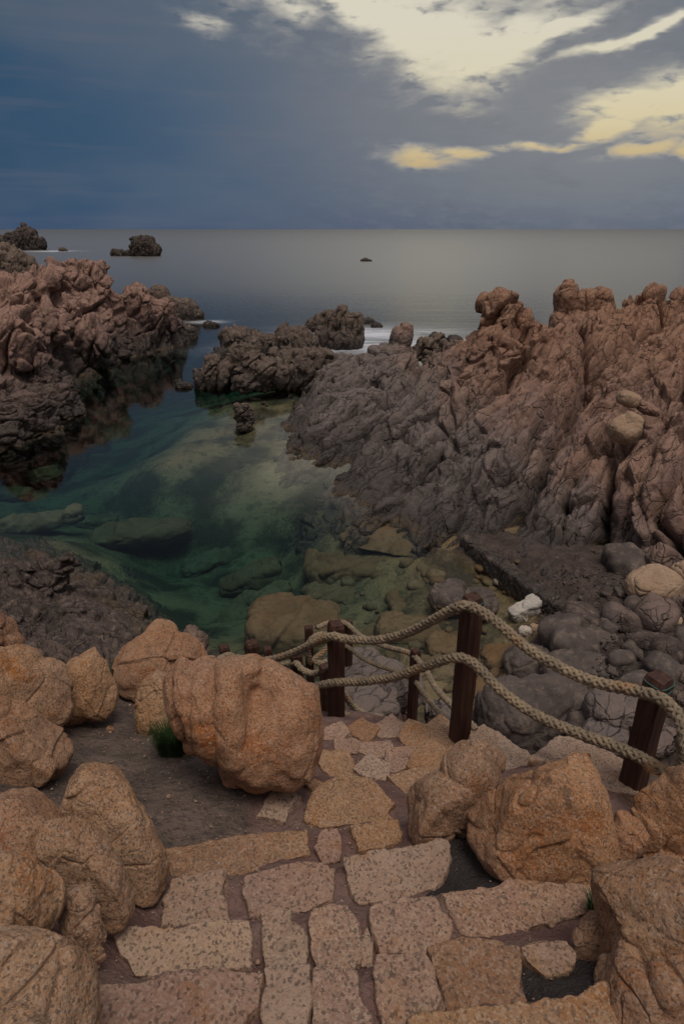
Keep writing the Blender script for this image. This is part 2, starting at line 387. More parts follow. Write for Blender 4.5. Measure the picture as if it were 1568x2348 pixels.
M['ground'] = ground_mat(); M['seabed'] = seabed_mat()

FOAM = [(onz(905, 800, 0), 5.0, 3.4), (onz(1020, 790, 0), 6.0, 3.0), (onz(790, 790, 0), 5.0, 3.0), (onz(700, 800, 0), 4.5, 2.2), (onz(470, 738, 0), 1.6, 1.0), (onz(860, 765, 0), 6.0, 4.0), (onz(120, 576, 0), 8, 8.0)]
def water_mat(open_sea=False):
    m, g = new_mat('open sea' if open_sea else 'sea water'); P = g.n('ShaderNodeNewGeometry', 'Position')
    sx = g.n('ShaderNodeSeparateXYZ', None, i_0=P)
    dist = g.n('ShaderNodeVectorMath', 'Value', operation='LENGTH', i_0=P)
    mp = g.n('ShaderNodeMapping', i_0=P, i_3=(0.25, 1.0, 1.0))
    w = g.m('ADD', g.noise(mp, 0.35, 4, 0.6), g.m('MULTIPLY', g.noise(mp, 0.04, 3, 0.5), 2.0))
    far = g.step(dist, 22.0, 110.0)
    bmp = g.n('ShaderNodeBump', i_Strength=g.m('ADD', 0.02, g.m('MULTIPLY', far, 0.22)), i_Distance=0.5, i_Height=w)
    rough = g.m('ADD', g.m('ADD', 0.035, g.m('MULTIPLY', far, 0.23)), g.m('MULTIPLY', g.m('DIVIDE', dist, g.m('ADD', dist, 150.0)), 0.10))
    gl = g.n('ShaderNodeBsdfGlossy', i_Color=(1, 1, 1), i_Roughness=rough, i_Normal=bmp)
    tr = g.n('ShaderNodeBsdfDiffuse', i_0=(.004, .010, .013)) if open_sea else g.n('ShaderNodeBsdfTransparent', i_0=(1, 1, 1))
    fr = g.n('ShaderNodeFresnel', i_0=1.33)
    # wind roughened open sea turns its wave faces to the shore and mirrors less than calm water
    fr = g.m('MULTIPLY', fr, g.m('SUBTRACT', 1.0, g.m('MULTIPLY', g.m('POWER', g.m('DIVIDE', dist, g.m('ADD', dist, 120.0)), 2.0), .62)))
    sh = g.n('ShaderNodeMixShader', i_0=fr, i_1=tr, i_2=gl)
    fo = None
    for (c, rx, ry) in FOAM:
        ex = g.m('DIVIDE', g.m('SUBTRACT', sx.outputs[0], float(c[0])), rx); ey = g.m('DIVIDE', g.m('SUBTRACT', sx.outputs[1], float(c[1])), ry)
        q = g.m('EXPONENT', g.m('MULTIPLY', g.m('ADD', g.m('MULTIPLY', ex, ex), g.m('MULTIPLY', ey, ey)), -1.0))
        fo = q if fo is None else g.m('MAXIMUM', fo, q)
    fn = g.noise(mp, 0.8, 5, 0.62, 0.8)
    fo = g.m('MULTIPLY', g.m('MULTIPLY', fo, g.step(fn, 0.22, 0.62)), 0.85)
    foam = g.n('ShaderNodeBsdfDiffuse', i_Color=(0.62, 0.66, 0.74))
    sh = g.n('ShaderNodeMixShader', i_0=fo, i_1=sh, i_2=foam)
    o = finish(g, sh)
    if open_sea: return m
    va = g.n('ShaderNodeVolumeAbsorption', i_Color=(0.17, 0.62, 0.63), i_Density=0.37)
    g.t.links.new(va, o.inputs[1]); return m
M['water'] = water_mat(); M['open'] = water_mat(True)

# ------------------------------------------------------------------ rocks
def rock_from(name, V, Fa, N, d, mat, label, cat, group=None):
    V = V + N * d[:, None]
    o0 = np.array([V[:, 0].mean(), V[:, 1].mean(), V[:, 2].min()])
    me = new_mesh(name, V - o0, Fa); o = link(name, me, mat, None, o0)
    return tag(o, label, cat, group)
_seed = [100]
def boulder(name, label, lumps, mat='tan', voxel=None, rough=1.0, cat='boulder', group=None, smooth=4, rest=True, sink=0.15, facet=1.0, cuts=11):
    ve = lambda l: math.hypot(l[3] * math.sin(R(l[5])), l[4] * math.cos(R(l[5])))
    lo = max(lumps, key=lambda l: l[1] + ve(l)); hb = hill_at(min(max(lo[0], -60), 1640), min(lo[1] + ve(lo) - 6, 2440))
    Dn = hb[1] + sink * ve(lo) * zdep(hb) / FPX
    if rest: lumps = [(l[0], l[1], l[2] * Dn / lo[2]) + tuple(l[3:]) for l in lumps]
    if cuts > 4:      # room for the faces that have split off
        lumps = [tuple(l[:3]) + (l[3] * 1.13, l[4] * 1.13, l[5], (l[6] if len(l) > 6 else .5 * (l[3] + l[4])) * 1.1) + tuple(l[7:]) for l in lumps]
    parts = [lump(*l) for l in lumps]
    allv = np.concatenate([p[0] for p in parts]); ext = np.ptp(allv, axis=0).max()
    if voxel is None: voxel = ext / 105
    V, Fa, N = remesh(parts, voxel, smooth)
    _seed[0] += 3
    # old fracture faces: slabs have split off and left flattish planes with worn edges
    cen = V.mean(0); sf = .012 * ext; rg = np.random.default_rng(_seed[0])
    for k in range(int(cuts)):
        nv = rg.normal(0, 1, 3); nv[2] = abs(nv[2]) * .8; nv[1] -= .5; nv /= np.linalg.norm(nv)
        pr = (V - cen) @ nv; off = np.percentile(pr, 99.7) * rg.uniform(.66, .90); q = (pr - off) / sf
        exc = sf * np.where(q > 20, q, np.log1p(np.exp(np.clip(q, -30, 20))))
        V = V - (.88 * exc)[:, None] * nv
    if cuts:
        tm = new_mesh('tmp', V, Fa); N = normals(tm); bpy.data.meshes.remove(tm)
    size = min(ext * 0.5, 0.6 * ext)
    d = granite_disp(V, N, size, _seed[0], rough)
    fr_ = frame((rng.normal(), rng.normal(), rng.normal(0, 1.5)))
    d = d + facet * blocks(V, N, fr_, [(ext * .62, ext * .36, ext * .4, .010 * ext, .05, .010 * ext, .032 * ext)], _seed[0] + 2, .3, 0)
    return rock_from(name, V, Fa, N, d, M[mat], label, cat, group)
def crag(name, label, parts, voxel, fr, levels, mat, cat='rock', group=None, smooth=3, rough=0.12, seed=None, zcut=None, extra=None, warp=0.25, dome=0.35):
    V, Fa, N = remesh(parts, voxel, smooth, zcut)
    _seed[0] += 5; sd = seed or _seed[0]
    d = blocks(V, N, fr, levels, sd, warp, dome) + rough * fbm(V / (rough * 6), 4, sd + 3)
    if extra: d = d + extra(V)
    return rock_from(name, V, Fa, N, d, M[mat], label, cat, group)

# ================================================================== SETTING: sea, sea floor, hillside
def box_mesh(name, x0, x1, y0, y1, z0, z1):
    V = [(x, y, z) for z in (z0, z1) for y in (y0, y1) for x in (x0, x1)]
    Fa = [(0, 2, 3, 1), (4, 5, 7, 6), (0, 1, 5, 4), (2, 6, 7, 3), (0, 4, 6, 2), (1, 3, 7, 5)]
    return new_mesh(name, V, Fa, False)
o = link('water', box_mesh('water', -330, 330, -40, 360, -60, 0), M['water']); tag(o, kind='structure')
ex = np.array([-30000, -330, 330, 30000.]); ey = np.array([-40, 360, 30000.])
Vq = np.array([(x, y, 0) for y in ey for x in ex]); Fq = [q for q in grid_faces(3, 4).tolist() if q[0] != 1]
o = link('open_sea', new_mesh('open_sea', Vq, Fq, False), M['open']); tag(o, kind='structure')

Z = lambda px, py, z: tuple(onz(px, py, z))
sea_pts = [Z(1250,1180,-.6), Z(1400,1235,-.5), Z(1550,1270,-.3), Z(1130,1180,-.6), Z(1350,1100,-2), Z(1600,1150,-2), Z(1080, 1240, .32), Z(1180, 1275, .4), Z(1250, 1330, .42), Z(1350, 1380, .5), Z(1500, 1400, .75), Z(1620, 1500, .95), Z(1400, 1550, .85), Z(1300, 1500, .55),
    Z(1290, 1420, .45), Z(1450, 1480, .7), Z(1700, 1700, 1.3), Z(1250, 1550, .3), Z(1500, 1640, 1.1), Z(1400, 1660, .9), Z(1350, 1700, .7), Z(1210, 1440, -.05), Z(1100, 1700, .3), Z(1230, 1640, .2),
    Z(1150, 1330, -.15), Z(1190, 1380, -.1), Z(1180, 1480, -.12), Z(1050, 1420, -.3), Z(1000, 1350, -.4), Z(950, 1450, -.5), Z(1100, 1550, -.25),
    Z(1000, 1600, -.2), Z(900, 1550, -.3), Z(850, 1350, -.9), Z(700, 1400, -1.4), Z(600, 1450, -1.4), Z(800, 1250, -.7), Z(950, 1250, -.4), Z(850, 1180, -.4),
    Z(720, 1150, -.5), Z(600, 1050, -.5), Z(450, 1000, -.5), Z(380, 1060, -.5), Z(520, 950, -.5), Z(640, 900, -.5), Z(300, 1070, -2.4), Z(150, 1000, -3.2), Z(250, 920, -3.6), Z(350, 830, -4.2),
    Z(400, 780, -5), Z(480, 720, -6.5), Z(600, 700, -7), Z(300, 1200, -2.2), Z(100, 1200, -2.4), Z(0, 1100, -2.4), Z(400, 1330, -3.0), Z(250, 1290, -1.2), Z(520, 1220, -1.7), Z(640, 1250, -1.9), Z(560, 1380, -2.4),
    Z(0, 1260, -.6), Z(120, 1240, -.7), Z(480, 1430, -2.2), Z(520, 1490, -1.0), Z(-300, 1200, -.5), Z(-300, 1000, -2), Z(600, 640, -9), Z(100, 640, -9), Z(1000, 640, -9), Z(1500, 640, -9), Z(2200, 700, -5), Z(-700, 800, -5)]
fs = Field(sea_pts)
ux = np.linspace(-1.35, 1.35, 420); lD = np.exp(np.linspace(math.log(5.0), math.log(150.0), 420))
X = ux[None, :] * lD[:, None] * 1.0; Y = np.repeat(lD[:, None], 420, 1)
Zf = fs(X, Y); far = sstep(70, 140, Y); Zf = np.clip(Zf * (1 - far) - 14 * far, -14, 2.2)
P3 = np.stack([X, Y, Zf * 0], -1).reshape(-1, 3)
dz = 0.09 * fbm(P3 / 0.9, 4, 3) + 0.22 * fbm(P3 / 3.0, 3, 5) * (Zf.ravel() < -0.2)
F1, F2, _ = worley(P3 / 0.42, 9); dz += 0.05 * (0.6 - F1)
F1, F2, ID = worley(P3 / np.array([.62, .42, 1]) + .5 * fbm(P3 / .7, 2, 15)[:, None], 14); bz = (Zf.ravel() > .05) & (Y.ravel() < 20)
dz += bz * (.10 * (ID - .5) - .10 * np.exp(-(F2 - F1) / .09))
F1, F2, _ = worley(P3 / 0.15, 12); dz += 0.025 * (0.6 - F1) * (Y.ravel() < 20)
Zf = Zf + dz.reshape(Zf.shape)
V = np.stack([X, Y, Zf], -1).reshape(-1, 3); nr, nc = X.shape
rings = [V]
for D_, zz in ((400, -16), (3000, -20), (29000, -24)):
    rings.append(np.stack([ux * D_ * 1.0, np.full(nc, D_), np.full(nc, zz)], -1))
V = np.concatenate(rings); o = link('seabed', new_mesh('seabed', V, grid_faces(nr + 3, nc)), M['seabed']); tag(o, kind='structure')

# ------------------------------------------------------------------ stair stones: outline, drop below the eye, label, stone
H = 8.0
steps = [
 ([(188,2290),(215,2255),(320,2250),(450,2232),(597,2225),(578,2300),(547,2322),(540,2360),(205,2420),(186,2330)], 1.70, 'long speckled step stone at the bottom left, tapering towards the orange boulder', 'step'),
 ([(268,2145),(300,2123),(380,2122),(565,2110),(566,2213),(450,2222),(320,2230),(300,2208),(285,2185)], 1.87, 'oblong step stone blackened by lichen on its left half', 'steppale'),
 ([(382,2058),(402,2015),(513,2000),(500,2045),(514,2080),(520,2104),(379,2116)], 2.03, 'squarish pale step stone with a mortar notch on its right side', 'steppale'),
 ([(556,2040),(565,2005),(680,1976),(766,1980),(755,2060),(700,2085),(577,2096),(572,2065)], 2.04, 'broad pinkish step stone left of the central mortar joint, third row', 'step'),
 ([(372,1954),(465,1932),(700,1898),(702,1958),(550,1998),(402,2008),(386,1980)], 2.19, 'long brown step stone edging the dirt terrace', 'steptan'),
 ([(738,1908),(775,1897),(780,1968),(740,1972),(732,1940)], 2.17, 'narrow upright stone between the brown edging stone and the joint', 'step'),
 ([(808,1892),(904,1880),(918,1900),(912,1925),(827,1948),(818,1920)], 2.19, 'small tan step stone above the widest white step stone', 'steptan'),
 ([(696,1878),(716,1832),(740,1795),(800,1772),(860,1802),(905,1837),(882,1860),(898,1876),(780,1888),(742,1893)], 2.34, 'large angular tan step slab beside the round creased boulder', 'steptan'),
 ([(794,1966),(960,1932),(1018,1921),(1027,1938),(1024,1993),(1000,2028),(890,2060),(826,2068),(806,2015)], 2.05, 'widest white step stone, next to the black tar patch', 'steppale'),
 ([(1014,2042),(1054,2034),(1134,2030),(1174,2012),(1220,2016),(1304,1996),(1324,1986),(1340,2015),(1367,2083),(1225,2118),(1110,2145),(1064,2138),(1040,2090)], 1.93, 'slanted step stone with a toothed top edge below the tar patch', 'step'),
 ([(854,2082),(875,2066),(988,2056),(1003,2090),(1027,2110),(1018,2153),(973,2176),(880,2177),(864,2120)], 1.88, 'blocky pinkish step stone under the widest white one', 'step'),
 ([(718,2090),(760,2072),(798,2076),(813,2120),(822,2190),(798,2217),(730,2218),(717,2170)], 1.87, 'upright step stone just left of a thin sliver of stone', 'step'),
 ([(834,2145),(844,2130),(851,2203),(830,2209)], 1.88, 'thin sliver of stone set in the mortar joint', 'steppale'),
 ([(596,2092),(668,2086),(660,2125),(691,2131),(696,2206),(613,2212),(611,2140)], 1.87, 'upright pale stone with a notched top right corner', 'steppale'),
 ([(608,2224),(704,2220),(695,2320),(690,2380),(612,2395),(610,2260)], 1.70, 'upright speckled stone at the bottom edge beside the long one', 'steppale'),
 ([(727,2228),(818,2228),(814,2290),(843,2320),(838,2385),(737,2385),(726,2280)], 1.70, 'upright pink stone at the bottom edge with a stepped right side', 'step'),
 ([(864,2188),(968,2186),(977,2240),(1002,2290),(985,2322),(877,2350)], 1.72, 'tall tapering step stone near the bottom, right of the joint', 'step'),
 ([(990,2174),(1064,2157),(1187,2171),(1183,2260),(1198,2293),(1036,2308),(1021,2240)], 1.76, 'square orange flecked step stone left of the small tar patch', 'steptan'),
 ([(1199,2167),(1224,2156),(1290,2156),(1312,2185),(1298,2214),(1250,2224),(1211,2196)], 1.75, 'small cream stone with ragged edges above the small tar patch', 'steppale'),
 ([(950,2328),(1034,2313),(1199,2299),(1314,2290),(1374,2252),(1434,2280),(1540,2360),(1520,2440),(950,2440)], 1.62, 'wide ochre step stone along the bottom right edge', 'steptan'),
 ([(592,1868),(640,1793),(689,1825),(660,1845),(654,1878)], 2.36, 'white wedge shaped stone at the corner of the dirt terrace', 'steppale'),
 ([(697,1790),(711,1777),(765,1800),(774,1815),(735,1824)], 2.46, 'small tan stone at the foot of the round creased boulder', 'steptan'),
]
mids = [
 ([(799,1671),(831,1648),(864,1666),(839,1696)], 'orange diamond shaped stair stone below the second timber post', 'steptan'),
 ([(861,1666),(899,1640),(926,1661),(919,1684),(874,1685)], 'greyish stair stone between two orange diamonds on the lower stair', 'step'),
 ([(919,1686),(939,1653),(981,1666),(969,1706),(944,1714)], 'squarish tan stair stone left of the tallest post foot', 'steptan'),
 ([(979,1664),(1011,1643),(1079,1678),(1074,1701),(1034,1724),(979,1694)], 'broad orange stair stone at the foot of the tallest post', 'steptan'),
 ([(942,1751),(979,1698),(1036,1728),(1009,1756),(964,1773)], 'wedge shaped stair stone next to the small right hand boulder', 'steptan'),
 ([(892,1721),(949,1716),(946,1741),(904,1766),(890,1751)], 'low buff stair stone in the middle of the upper stair', 'step'),
 ([(834,1706),(889,1700),(892,1721),(879,1731),(832,1721)], 'thin flat stair stone in the row below the second post', 'step'),
 ([(772,1691),(829,1703),(829,1721),(776,1716)], 'thin grey stair stone touching the round creased boulder', 'step'),
 ([(819,1761),(849,1731),(884,1751),(889,1784),(834,1771)], 'stair stone stained black with lichen', 'steppale'),
 ([(894,1776),(939,1769),(1000,1762),(1000,1790),(934,1812)], 'flat tan stair stone tucked beside the small boulder', 'steptan'),
 ([(1084,1686),(1111,1662),(1154,1691),(1219,1736),(1214,1751),(1154,1761),(1092,1712)], 'pale pointed slab at the stair edge right of the tallest post', 'steppale'),
 ([(1224,1741),(1284,1690),(1334,1703),(1440,1748),(1450,1815),(1350,1795),(1260,1745)], 'pale flat slab behind the largest rusty boulder', 'steppale'),
 ([(745,1722),(790,1726),(813,1763),(762,1773),(738,1745)], 'tan stair stone right beside the round creased boulder', 'steptan'),
 ([(740,1672),(780,1655),(798,1675),(770,1690),(742,1690)], 'small pinkish stair stone at the foot of the second post', 'step'),
]
hill_pts = []
def poly_stone(outline, label, mat, zref, name='step_stone', thick=0.15, voxel=0.0065, grow=0.014):
    P = [zref(px, py) for px, py in outline]; pts = []
    for a, b in zip(P, P[1:] + P[:1]):
        k = max(2, int(np.linalg.norm(b - a) / 0.02))
        for t in range(k): pts.append(a + (b - a) * t / k)
    pts = np.array(pts); cen = pts.mean(0)
    j = 0.010 * fbm(pts / 0.035, 3, 77) + 0.009 * perlin(pts / 0.14, 79)
    rad = pts - cen; rad[:, 2] = 0; rad /= (np.linalg.norm(rad, axis=1, keepdims=True) + 1e-6)
    pts = pts + rad * (j[:, None] + grow)
    n = len(pts); low = pts - np.array([0, 0, thick]) + rad * 0.01
    Vv = np.r_[pts, low, [cen], [cen - np.array([0, 0, thick])]]
    Ff = []
    for i in range(n):
        k = (i + 1) % n
        Ff += [(i, k, 2 * n), (n + k, n + i, 2 * n + 1), (k, i, n + i, n + k)]
    # keep the winding outward whatever the outline's turn
    ar = sum(pts[i][0] * pts[(i + 1) % n][1] - pts[(i + 1) % n][0] * pts[i][1] for i in range(n))
    if ar < 0: Ff = [f[::-1] for f in Ff]
    ext = np.ptp(pts, axis=0).max()
    V, Fa, N = remesh([(Vv, Ff)], max(voxel * .9, ext / 140), 1)
    _seed[0] += 1
    d = 0.020 * fbm(V / 0.16, 4, _seed[0]) + 0.006 * fbm(V / 0.03, 3, _seed[0] + 5) - 0.003
    rock_from(name, V, Fa, N, d, M[mat], label, 'step stone', 'granite stones paving the stair')
    for p in P: hill_pts.append((p[0] + (cen[0] - p[0]) * .1, p[1] + (cen[1] - p[1]) * .1, p[2] - 0.036))
    hill_pts.append((cen[0], cen[1], cen[2] - 0.036))
for outline, h, label, mat in steps:
    poly_stone(outline, label, mat, lambda px, py, h=h: onz(px, py, H - h))
for outline, label, mat in mids:
    c = np.mean(outline, axis=0); zc = ramp(*c)[2] + 0.02; c3 = ramp(*c)
    def zr(px, py, c3=c3):
        q = ramp(px, py); f = onz(px, py, c3[2]); w = 0.28
        d = ray(px, py)                      # a slab tilted half way to the slope of the stair
        s = (c3[2] + 0.62 * w * c3[1] - CAMZ) / (d[2] + 0.62 * w * d[1])
        return np.array([d[0] * s, d[1] * s, CAMZ + d[2] * s])
    poly_stone(outline, label, mat, zr, thick=0.2, grow=0.028)

for px, py, h in [(100,2340,1.5),(-200,2340,1.4),(50,2100,1.75),(150,1900,2.0),(-200,1900,1.9),(330,1930,2.16),(250,1800,2.35),(200,1680,2.65),(300,1600,2.95),(450,1700,2.6),(570,1830,2.34),(560,1760,2.42),(400,1550,3.1),(200,1540,3.0),(50,1500,2.95),(-300,1500,2.9),
                  (270,1560,3.08),(680,1840,2.42),(350,2150,1.92),(250,2240,1.8),(1200,1960,2.1),(1090,1930,2.12),(1300,2090,1.95),(1250,2260,1.74),(1380,2180,1.83),(1430,1960,2.3),(1500,2000,2.3),(1600,2250,1.75),(1800,2300,1.7),
                  (1450,1860,2.9),(1500,1830,2.9),(1650,1800,2.9),(1000,1880,2.3),(950,1900,2.22),(700,2348,1.76),(1000,2500,1.7),(300,2500,1.66),(700,2600,1.7),(1400,2500,1.6)]:
    hill_pts.append(tuple(onz(px, py, H - h)))
for x, y, h in [(-5,4.5,3.2),(-3,4.6,4.4),(-1.9,4.4,4.3),(-5,6,6.4),(-3,6,6.8),(-1.6,5.4,5.3),(-1,4.6,4.2),(-1,5.6,5.0),(-.6,6.6,5.8),(-1.5,8,7.2),(-4,9,8.6),(0,8,6.9),(.4,4.4,4.1),(.4,5.4,5.1),(.6,6.7,5.75),(.2,9.5,8.0),(1.2,6.8,6.3),(1.0,5.0,5.2),
                (1.3,4.0,5.0),(1.6,3.6,5.2),(2.2,3.5,4.9),(3.5,3.6,4.6),(1.6,4.6,6.8),(2.5,4.6,6.6),(4,4.8,6.4),(1.5,6,7.6),(3,6,7.4),(5,6,7.2),(1.2,8.5,8.4),(3,9,8.6),(0,11,9.4),(-3,11,9.5),(4,11,9.4),(0,.3,1.45),(-1,.3,1.2),(1,.3,1.4)]:
    hill_pts.append((x, y, 8 - h))
hp = {}
for p in hill_pts: hp[(round(p[0] / .012), round(p[1] / .012))] = p
fh = Field(list(hp.values()), 0.0)
ux = np.linspace(-1.45, 1.45, 620); lD = np.exp(np.linspace(math.log(0.42), math.log(11.0), 620))
Y = np.repeat(lD[:, None], 620, 1); X = ux[None, :] * (lD[:, None] * 0.9 + 0.35)
Zh = fh(X, Y); P3 = np.stack([X, Y, Zh], -1).reshape(-1, 3)
dz = 0.018 * fbm(P3 / 0.22, 4, 61) + 0.006 * fbm(P3 / 0.035, 3, 66)
steep = sstep(3.6, 4.4, Y.ravel()); F1, F2, ID = worley(P3 / np.array([.35, .3, .22]), 71)
dz += steep * (0.14 * (sstep(0, .2, F2 - F1) - 1) + 0.2 * (ID - .5))
P3[:, 2] += dz
me = new_mesh('hillside', P3, grid_faces(620, 620))
# albedo zones of the ground: mortar along the stair, tar patches
zd = P3[:, 1] * cp - (P3[:, 2] - CAMZ) * sp
sx_ = CX + FPX * P3[:, 0] / zd; sy_ = CY - FPX * ((P3[:, 1] * sp + (P3[:, 2] - CAMZ) * cp) / zd)
def poly_mask(poly, soft):
    inside = np.zeros(len(sx_), bool); dmin = np.full(len(sx_), 1e9)
    for (x1, y1), (x2, y2) in zip(poly, poly[1:] + poly[:1]):
        cond = (y1 > sy_) != (y2 > sy_); xi = (x2 - x1) * (sy_ - y1) / (y2 - y1 + 1e-9) + x1
        inside ^= cond & (sx_ < xi)
        t = np.clip(((sx_ - x1) * (x2 - x1) + (sy_ - y1) * (y2 - y1)) / ((x2 - x1) ** 2 + (y2 - y1) ** 2 + 1e-9), 0, 1)
        dmin = np.minimum(dmin, np.hypot(sx_ - x1 - t * (x2 - x1), sy_ - y1 - t * (y2 - y1)))
    sd = np.where(inside, dmin, -dmin); return np.clip(0.5 + sd / (2 * soft), 0, 1)
mort = poly_mask([(-200,2500),(-200,2250),(180,2100),(375,2010),(380,1960),(575,1915),(575,1840),(640,1780),(745,1640),(900,1600),(1150,1640),(1500,1780),(1700,1900),(1900,2500)], 12)
tar = np.maximum(poly_mask([(1020,1915),(1060,1895),(1200,1905),(1330,1960),(1390,2010),(1330,2010),(1180,2035),(1010,2050),(960,2068),(1020,2010)], 10), poly_mask([(1185,2190),(1215,2205),(1330,2200),(1400,2215),(1345,2280),(1205,2298)], 10))
for nm, arr in (('mortar', mort), ('tar', tar)):
    at_ = me.attributes.new(nm, 'FLOAT', 'POINT'); at_.data.foreach_set('value', arr.astype(np.float32))
o = link('hillside_ground', me, M['ground']); tag(o, kind='structure')


def hill_at(px, py):
    d = ray(px, py); t = np.linspace(0.5, 12, 1200) / d[1]
    pz = CAMZ + d[2] * t; gz = fh(d[0] * t, d[1] * t); k = int(np.argmax(pz < gz)); return np.array([d[0] * t[k], d[1] * t[k], gz[k]])
def sea_at(px, py):
    d = ray(px, py); t = np.linspace(5, 60, 2200) / d[1]
    pz = CAMZ + d[2] * t; gz = fs(d[0] * t, d[1] * t); k = int(np.argmax(pz < gz)); return np.array([d[0] * t[k], d[1] * t[k], gz[k]])

# ================================================================== FOREGROUND BOULDERS
boulder('boulder', 'big round rusty boulder creased like a pumpkin, beside the rope stair', [
    (655,1685,2.85,82,114,-3,104), (592,1690,2.86,60,112,4,112), (700,1650,2.9,34,80,-10,80), (650,1590,3.0,58,52,-30,70),
    (542,1642,2.86,50,127,8,111), (482,1630,2.87,42,110,14,106), (440,1610,2.9,28,96,17,94), (414,1622,2.94,26,74,17,78),
    (566,1545,3.03,40,38,0,62), (520,1540,3.04,26,34,8,56), (470,1548,3.06,38,42,10,66), (612,1560,3.06,30,46,-20,52), (545,1738,2.88,48,40,-30,84), (462,1690,2.92,34,40,-30,74)], 'red', voxel=.0075, smooth=4, rough=1.3, facet=.6, cuts=0)
boulder('boulder', 'tan boulder with orange lichen behind the creased one, knobbly on top', [
    (368,1462,3.55,34,48,0,50), (312,1528,3.4,52,60,8,60), (352,1550,3.35,46,62,0,60), (398,1500,3.5,34,58,25,50), (435,1500,3.5,32,52,25,50), (330,1490,3.45,50,30,0,45), (400,1560,3.38,40,50,20,50)], 'tan')
boulder('boulder', 'small lumpy tan boulder with black flecks at the terrace edge', [
    (355,1590,2.98,34,48,-15,42), (335,1640,2.9,26,38,0,34), (372,1645,2.88,22,42,10,34), (330,1660,2.86,20,24,0,25)], 'tan')
boulder('boulder', 'rounded tan boulder left of the dark green tuft', [
    (205,1560,3.05,56,78,4,66), (170,1590,3.0,46,66,8,60), (225,1590,3.02,36,56,0,50)], 'tan')
boulder('boulder', 'low wide tan boulder at the left edge with vertical cracks', [
    (95,1600,2.95,56,74,10,70), (40,1600,2.9,70,80,0,80), (-30,1590,2.85,70,90,0,80), (40,1530,3.0,48,44,0,50), (110,1560,3.0,36,44,0,45)], 'tan')
boulder('boulder', 'tall pinkish outcrop cut by the left edge above the low wide boulder', [
    (-8,1440,3.1,30,86,8,50), (18,1490,3.05,28,36,15,40), (-45,1480,3.0,46,110,0,60)], 'red')
boulder('boulder', 'scooped boulder with a hollow shaded face at the left edge', [
    (20,1640,2.42,60,36,-8,60), (60,1690,2.35,88,46,-32,80), (20,1720,2.2,70,60,0,80), (105,1735,2.3,46,50,-30,60), (-40,1680,2.3,60,80,0,80), (60,1770,2.15,60,34,10,60)], 'tan')
boulder('boulder', 'long tan boulder slanting down to the stair, paler on its back', [
    (245,1858,2.02,112,74,-42,80), (318,1958,1.86,112,58,-60,70), (205,1800,2.12,58,36,-10,50)], 'tan')
boulder('boulder', 'smooth finger shaped boulder leaning beside the long slanting one', [
    (194,1985,1.72,150,60,-58,66, 2.7), (150,1910,1.8,66,50,-50,56, 2.4)], 'tan')
boulder('boulder', 'broad sloping boulder shaded at the left edge behind the finger shaped one', [
    (30,1880,1.85,100,70,-22,80), (60,1950,1.75,64,86,-20,80), (-20,1940,1.7,80,100,0,90), (120,1985,1.7,46,60,-30,50)], 'red')
boulder('boulder', 'pointed pink boulder with a crack, between the left edge and the small knobs', [
    (15,2060,1.5,80,88,0,80), (75,2090,1.52,50,76,-30,60), (-40,2120,1.4,80,90,0,80)], 'tan')
boulder('boulder', 'small knobbly rock in the gap beside the lichen blackened step stone', [
    (170,2085,1.62,40,46,-20,45), (190,2150,1.56,42,56,-10,45), (225,2120,1.6,40,24,-40,35), (205,2205,1.5,32,30,0,34)], 'tan')
boulder('boulder', 'big smooth orange boulder filling the bottom left corner', [
    (55,2330,1.22,135,160,15,130, 2.4), (-40,2300,1.2,120,140,0,130), (120,2400,1.15,110,110,0,110)], 'tan')
boulder('boulder', 'egg shaped boulder in two lumps at the right side of the stair', [
    (1088,1762,2.47,70,60,28,66, 2.4), (1010,1850,2.36,92,62,32,75), (1070,1845,2.42,56,72,0,60), (960,1870,2.34,44,44,0,44)], 'steptan')
boulder('boulder', 'largest rusty boulder with a slanting flat top, right of the stair', [
    (1235,1868,2.3,150,92,27,110, 3.2), (1358,1835,2.32,66,122,4,100, 2.8), (1290,1900,2.25,116,92,0,100, 2.8), (1165,1915,2.28,72,66,20,80, 2.6)], 'red', smooth=5)
boulder('boulder', 'small upright boulder wedged behind the largest rusty one', [
    (1445,1905,2.4,34,50,10,40), (1425,1930,2.36,26,44,0,34)], 'red')
boulder('boulder', 'rounded boulder at the right edge by the foot of the leaning post', [
    (1560,1880,2.3,84,90,30,90), (1530,1930,2.25,56,50,0,50), (1620,1850,2.3,80,110,0,90)], 'red')
boulder('boulder', 'split pale boulder with a deep slanting crack at the right edge', [
    (1446,2110,1.84,56,118,8,84, 3), (1515,2055,1.8,112,100,-38,100, 3), (1560,2130,1.68,90,118,0,100, 2.8), (1430,2190,1.78,46,50,0,50), (1500,2190,1.68,80,76,0,70)], 'tan')
boulder('boulder', 'small tan stone wedged under the split pale boulder', [
    (1362,2145,1.82,30,52,-25,40), (1340,2170,1.8,24,34,0,30)], 'tan')
boulder('boulder', 'low speckled rock in the bottom right corner', [
    (1500,2290,1.45,120,66,-20,100), (1590,2280,1.4,90,90,0,90), (1420,2240,1.6,70,34,-20,60)], 'tan')

